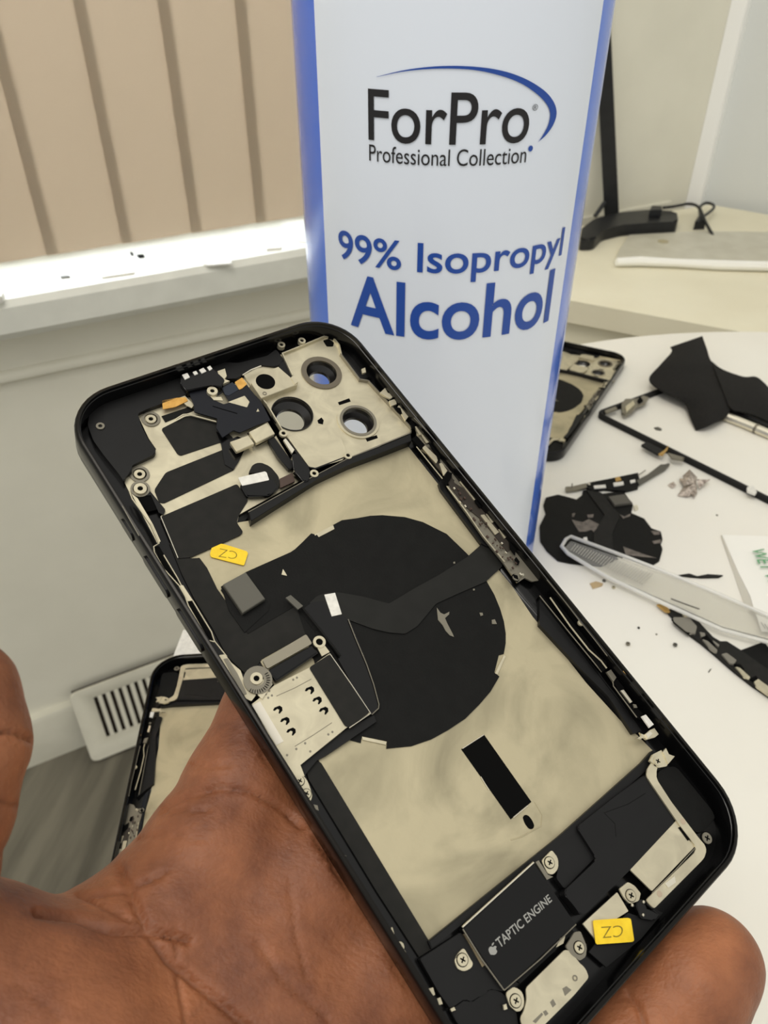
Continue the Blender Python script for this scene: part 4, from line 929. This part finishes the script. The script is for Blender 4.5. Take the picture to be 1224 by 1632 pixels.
bmesh.ops.recalc_face_normals(mb.bm, faces=mb.bm.faces[:]); mb.bm.normal_update(); bmesh.ops.solidify(mb.bm, geom=mb.bm.faces[:], thickness=.0006)
mb.build('sheet', mat('packet_white', (242, 241, 234), .5), card)
mb = MB(); v = lambda p, z: mb.bm.verts.new((p[0], p[1], z * mm))
f_ = [v(A0, .6), v(A1, .4), v(A2, .4), v(B2, 2.6), v(B1b, 2.2), v(B1, 1.6), v(B0, .9)]
mb.bm.faces.new(f_); mb.bm.normal_update(); bmesh.ops.solidify(mb.bm, geom=mb.bm.faces[:], thickness=.0004)
mb.build('turned_flap', mat('packet_shaded', (206, 203, 190), .5), card)  # greyer copy of the packet white, the flap's shade is put into its colour
def card_text(body, bl, br, tr_, tl2, z):
    P = [Vector((*tl_(card, 'S', f'{p[0]},{p[1]}', z * mm)[0], 0)) for p in (bl, br, tr_, tl2)]
    bm, (a, b_, c, d) = text_bm(body, .01)
    for q in bm.verts:
        s, t = (q.co.x - a) / (b_ - a), (q.co.y - c) / (d - c)
        q.co = P[0] * (1 - s) * (1 - t) + P[1] * s * (1 - t) + P[2] * s * t + P[3] * (1 - s) * t; q.co.z = z * mm
    for f in bm.faces:
        if f.normal.z < 0: f.normal_flip()
    me = bpy.data.meshes.new('lettering'); bm.to_mesh(me); bm.free(); me.materials.append(mat('green_print', (98, 158, 112), .5))
    o = bpy.data.objects.new('lettering', me); C.objects.link(o); o.parent = card
card_text('WET WIPES', (690, 425), (1130, 1250), (1350, 1240), (900, 425), 3.6)

# loose crumbs, screws and slivers
def bit(name, k, c, r, h, m, label, cat, screwlike=False, shape=None):
    o_ = TB.L(Z(k, c)[0], 0); mb = MB()
    if screwlike:
        mb.disc((0, 0), r * mm, h * .55 * mm, h * mm, 16); mb.disc((0, 0), r * .5 * mm, .0001, h * .55 * mm, 12); mb.mi = 1; mb.box((0, 0, h * mm), (r * 1.1 * mm, r * .25 * mm, .1 * mm)); mb.box((0, 0, h * mm), (r * .25 * mm, r * 1.1 * mm, .1 * mm))
        o = mb.build(name, [m, M_DARK])
    elif shape:
        P = [(x - o_[0], y - o_[1]) for x, y in TB.P(Z(k, shape), h * mm)]; mb.prism(P, .0002, h * mm); o = mb.build(name, m)
    else:
        random.seed(sum(map(ord, c)) % 97); mb.prism([(r * mm * random.uniform(.6, 1.2) * math.cos(a), r * mm * random.uniform(.6, 1.2) * math.sin(a)) for a in [i * .9 for i in range(7)]], .0001, h * mm, .1 * mm); o = mb.build(name, m)
    o.location = (o_[0], o_[1], TABLE_Z); return tag(o, label, cat)
bit('loose_screw', 'O', '715,552', 1.0, 1.3, M_DSTEEL, 'small loose screw on bare table, nearest the held phone', 'screw', True)
bit('loose_screw', 'O', '1098,560', 1.0, 1.3, M_SLUG, 'small dark loose screw on the table just left of the long flex rail', 'screw', True)
bit('crumb', 'O', '805,415', .6, .6, M_DARK, 'tiny dark crumb on the table above the loose screw', 'crumb')
bit('crumb', 'O', '950,467', .5, .5, M_DSTEEL, 'tiny pale grey crumb between the two loose screws', 'crumb')
bit('loose_screw', 'I', '470,605', .9, 1.1, M_STEEL, 'tiny silver screw just below the clear plastic tool', 'screw', True)
bit('brown_flake', 'I', '370,590', 1.6, .5, mat('tan_flake', (186, 162, 122), .6), 'small tan flake on the table below the coil', 'flake', shape='355,580 385,570 420,580 415,592 370,606')
bit('crumb', 'I', '425,570', 1.0, .7, M_SLUG, 'grey crumb at the edge of the plastic tool beside the tan flake', 'crumb')
bit('crumb', 'I', '975,250', .6, .5, M_DSTEEL, 'tiny grey crumb on open table below the crumpled foil', 'crumb')
bit('dark_sliver', 'H', '665,582', 1.4, .6, M_SLUG, 'short grey sliver on the table below the black strap', 'sliver', shape='645,578 665,574 685,585 682,592 655,588')
bit('dark_sliver', 'I', '890,543', 6, 1, M_PAD, 'long thin dark sliver of torn flex above the clear plastic tool', 'sliver', shape='785,540 840,532 880,545 930,535 1005,540 985,550 900,552 850,548')
bit('metal_chip', 'H', '550,985', 1.0, 1.0, M_BRIGHT, 'small shiny metal chip touching the right side of the coil cable', 'metal chip', shape='540,975 560,970 566,990 548,998')
bit('hair', 'I', '940,1003', 1.0, .3, M_SLUG, 'tiny curled hair on bare table at the lower right', 'hair', shape='932,1012 940,1000 950,995 944,1004 936,1016')
bit('crumb', 'N', '812,860', .8, .8, M_DARK, 'tiny black crumb at the foot of the jug', 'crumb')
# sheet of white paper at the left table edge
paper = titem('paper_sheet', 'X', '290,1025', 'white paper corner on the table edge behind the left phone housing', 'paper')
tp('sheet', 'X', '292,1004 330,1004 380,1030 380,1090 300,1100 276,1046', .5, .4, M_WHITE, paper)

# ------------------------------------------------------------------ the hand
def hpt(px, py, z): return PH.W((px, py), z * mm)
chains = [
    # index finger, running away behind the housing
    [(520, 1020, -17, 9.5), (430, 1140, -17.5, 10.5), (386, 1256, -19, 12), (336, 1369, -20, 14), (272, 1470, -21, 15.5), (196, 1543, -20, 16), (80, 1622, -17, 16.5), (-60, 1650, -11, 17)],
    # middle, ring fingers under the housing
    [(860, 1000, -17, 8.5), (760, 1100, -17.5, 9.5), (640, 1230, -18.5, 11), (500, 1400, -21, 14.5), (380, 1560, -23, 17), (200, 1760, -22, 20)],
    [(980, 1200, -17, 8.5), (880, 1310, -18, 9.5), (760, 1430, -19, 11), (600, 1560, -22, 14.5), (460, 1700, -24, 18), (280, 1900, -24, 22)],
    # finger that curls round the bottom edge
    [(1128, 1536, -10.5, 10.6), (1098, 1566, -11.5, 11.8), (1035, 1640, -15, 11.4), (930, 1720, -19, 11.5), (800, 1800, -22, 13), (640, 1850, -24, 15), (420, 1980, -26, 20)],
    # ball of the thumb, heel and wrist
    [(-60, 1650, -8, 17), (60, 1720, -10, 20), (180, 1820, -16, 22), (160, 2000, -22, 25), (60, 2300, -28, 26)],
    [(420, 1640, -23, 17), (500, 1780, -25, 20), (360, 1980, -26, 24), (160, 2250, -28, 26), (0, 2600, -30, 26)],
    # thumb
    [(-80, 1120, 24, 9.8), (-83, 1190, 22, 10.9), (-110, 1290, 18, 11), (-144, 1400, 10, 11.5), (-165, 1512, 1, 14), (-70, 1600, -7, 17), (60, 1720, -10, 20)],
]
balls = []; limbs = []
for ch in chains:
    P = [(hpt(x, y, z), r * mm) for x, y, z, r in ch]
    limbs.append([(np.array(a), np.array(b_), ra, rb) for (a, ra), (b_, rb) in zip(P, P[1:])]); balls += limbs[-1]
def sdf(p):
    """smooth union of tapered limbs"""
    k = .0024; acc = None
    for limb in limbs:
        dm = None
        for a, b_, ra, rb in limb:
            ab = b_ - a; t = np.clip(((p - a) @ ab) / (ab @ ab), 0, 1); t = t * t * (3 - 2 * t) * .25 + t * .75
            d = np.linalg.norm(p - (a + t[:, None] * ab), axis=1) - (ra + (rb - ra) * t)
            if dm is None: dm = d
            else:
                h = np.clip(.5 + .5 * (dm - d) / .003, 0, 1); dm = dm * (1 - h) + d * h - .003 * h * (1 - h) * .5
        e = np.exp(np.clip(-dm / k, -60, 60)); acc = e if acc is None else acc + e
    return -np.log(acc) * k
def grad(p, h=2e-4):
    g = np.zeros_like(p)
    for i in range(3):
        d = np.zeros(3); d[i] = h; g[:, i] = (sdf(p + d) - sdf(p - d)) / (2 * h)
    return g / (np.linalg.norm(g, axis=1)[:, None] + 1e-12)
mb = MB()
for a, b_, ra, rb in balls:
    L_ = np.linalg.norm(b_ - a); n_ = max(2, int(L_ / (min(ra, rb) * .35)))
    for i in range(n_ + 1):
        t = i / n_; mb.sphere(Vector(a + (b_ - a) * t), (ra + (rb - ra) * t) * 1.04, 2)
hand = mb.build('hand', MATS['black_gloss'], None, smooth=0)
rm = hand.modifiers.new('r', 'REMESH'); rm.mode = 'VOXEL'; rm.voxel_size = .00072
bpy.context.view_layer.update()
me = bpy.data.meshes.new_from_object(hand.evaluated_get(bpy.context.evaluated_depsgraph_get()))
hand.modifiers.clear(); old = hand.data; hand.data = me; bpy.data.meshes.remove(old); me.name = 'hand'
bm = bmesh.new(); bm.from_mesh(me)
bmesh.ops.smooth_vert(bm, verts=bm.verts, factor=.5, use_axis_x=True, use_axis_y=True, use_axis_z=True)
bm.to_mesh(me); bm.free()
nv = len(me.vertices); P = np.zeros(nv * 3); me.vertices.foreach_get('co', P); P = P.reshape(-1, 3)
for it in range(5): P = P - (np.clip(sdf(P), -.004, .004) * .9)[:, None] * grad(P)
Nn = grad(P)
# flexion creases and palm lines pressed into the skin
creases = [('X', '262,1283 300,1266 350,1256 400,1262 450,1290 480,1318', 1.0, .9), ('X', '128,1428 190,1420 250,1398 262,1390', 1.0, .8), ('X', '60,1455 125,1462 180,1482 240,1482 300,1500', 1.6, 1.3),
           ('X', '190,1380 210,1430 232,1475 270,1530 330,1580 390,1632 430,1680', 1.3, 1.6), ('X', '280,1480 285,1560 300,1640', .6, 1.0), ('X', '410,1500 450,1560 520,1620 560,1680', .6, 1.0), ('X', '462,1400 470,1480 490,1560', .45, .8),
           ('X', '258,1293 290,1290 330,1292', .6, .6), ('X', '223,1334 270,1330 330,1338', .4, .6), ('X', '300,1215 330,1222 370,1216', .4, .6), ('X', '125,1425 170,1445 215,1470', .9, .8), ('X', '1000,1585 1014,1600 1028,1640', 1.1, 1.2), ('X', '-10,1168 20,1166 52,1180', .9, .9), ('X', '-10,1278 20,1282 48,1290', .6, .8), ('X', '20,1560 80,1610 140,1680', .4, .8), ('X', '150,1700 260,1660 330,1600', .4, .9)]
IV = np.array((B_.to_4x4()).transposed()); Bm = np.array(B_)
Q = (P - np.array(CAM)) @ Bm            # camera coordinates
px = CX + F_PX * Q[:, 0] / Q[:, 2]; py = CY + F_PX * Q[:, 1] / Q[:, 2]
press = np.zeros(nv); facing = (Nn * (P - np.array(CAM))).sum(1) < 0
for k, s, dep, wd in creases:
    pl = np.array(Z(k, s)); dmin = np.full(nv, 1e9)
    for a, b_ in zip(pl, pl[1:]):
        ab = b_ - a; t = np.clip(((px - a[0]) * ab[0] + (py - a[1]) * ab[1]) / (ab @ ab), 0, 1)
        dmin = np.minimum(dmin, np.hypot(px - a[0] - t * ab[0], py - a[1] - t * ab[1]))
    w_ = wd * 4.0
    press = np.maximum(press, np.exp(-(dmin / w_) ** 2) * dep * 1.25)
P = P - Nn * (press * mm * facing)[:, None]
# the skin stays outside the housing it carries
IM = np.array(MP.inverted()); Lc = P @ IM[:3, :3].T + IM[:3, 3]
ins = (np.abs(Lc[:, 0]) < PA + .0004) & (np.abs(Lc[:, 1]) < PB + .0004) & (Lc[:, 2] > -.0078)
Lc[ins, 2] = -.0078
MM = np.array(MP); P = Lc @ MM[:3, :3].T + MM[:3, 3]
me.vertices.foreach_set('co', P.reshape(-1)); me.update()
for p in me.polygons: p.use_smooth = True
ms = bpy.data.materials.new('skin'); ms.use_nodes = True; n = ms.node_tree.nodes; l = ms.node_tree.links; b = n['Principled BSDF']
t = n.new('ShaderNodeTexCoord')
nz = n.new('ShaderNodeTexNoise'); nz.inputs['Scale'].default_value = 55; nz.inputs['Detail'].default_value = 6; nz.inputs['Roughness'].default_value = .6
cr = n.new('ShaderNodeValToRGB'); e = cr.color_ramp.elements; e[0].position = .32; e[0].color = lin((104, 61, 42)); e[1].position = .7; e[1].color = lin((166, 106, 71))
l.new(t.outputs['Object'], nz.inputs[0]); l.new(nz.outputs[0], cr.inputs[0]); l.new(cr.outputs[0], b.inputs['Base Color'])
b.inputs['Roughness'].default_value = .52; b.inputs['Specular IOR Level'].default_value = .36
b.inputs['Subsurface Weight'].default_value = .15; b.inputs['Subsurface Radius'].default_value = (.003, .001, .0006); b.inputs['Subsurface Scale'].default_value = 1
vo = n.new('ShaderNodeTexVoronoi'); vo.feature = 'DISTANCE_TO_EDGE'; vo.inputs['Scale'].default_value = 900
n2 = n.new('ShaderNodeTexNoise'); n2.inputs['Scale'].default_value = 700; n2.inputs['Detail'].default_value = 6
mp = n.new('ShaderNodeMapping'); mp.inputs['Rotation'].default_value = (.4, .2, .6); mp.inputs['Scale'].default_value = (1, 1.7, 1)
l.new(t.outputs['Object'], mp.inputs[0]); l.new(mp.outputs[0], n2.inputs[0]); l.new(t.outputs['Object'], vo.inputs[0])
ad = n.new('ShaderNodeMath'); ad.operation = 'MULTIPLY_ADD'; ad.inputs[1].default_value = .5
l.new(vo.outputs['Distance'], ad.inputs[0]); l.new(n2.outputs[0], ad.inputs[2])
bp = n.new('ShaderNodeBump'); bp.inputs['Strength'].default_value = .3; bp.inputs['Distance'].default_value = .0007
l.new(ad.outputs[0], bp.inputs['Height']); l.new(bp.outputs[0], b.inputs['Normal'])
me.materials.clear(); me.materials.append(ms)
tag(hand, 'open brown left hand, palm up, gripping the large black phone housing', 'hand')
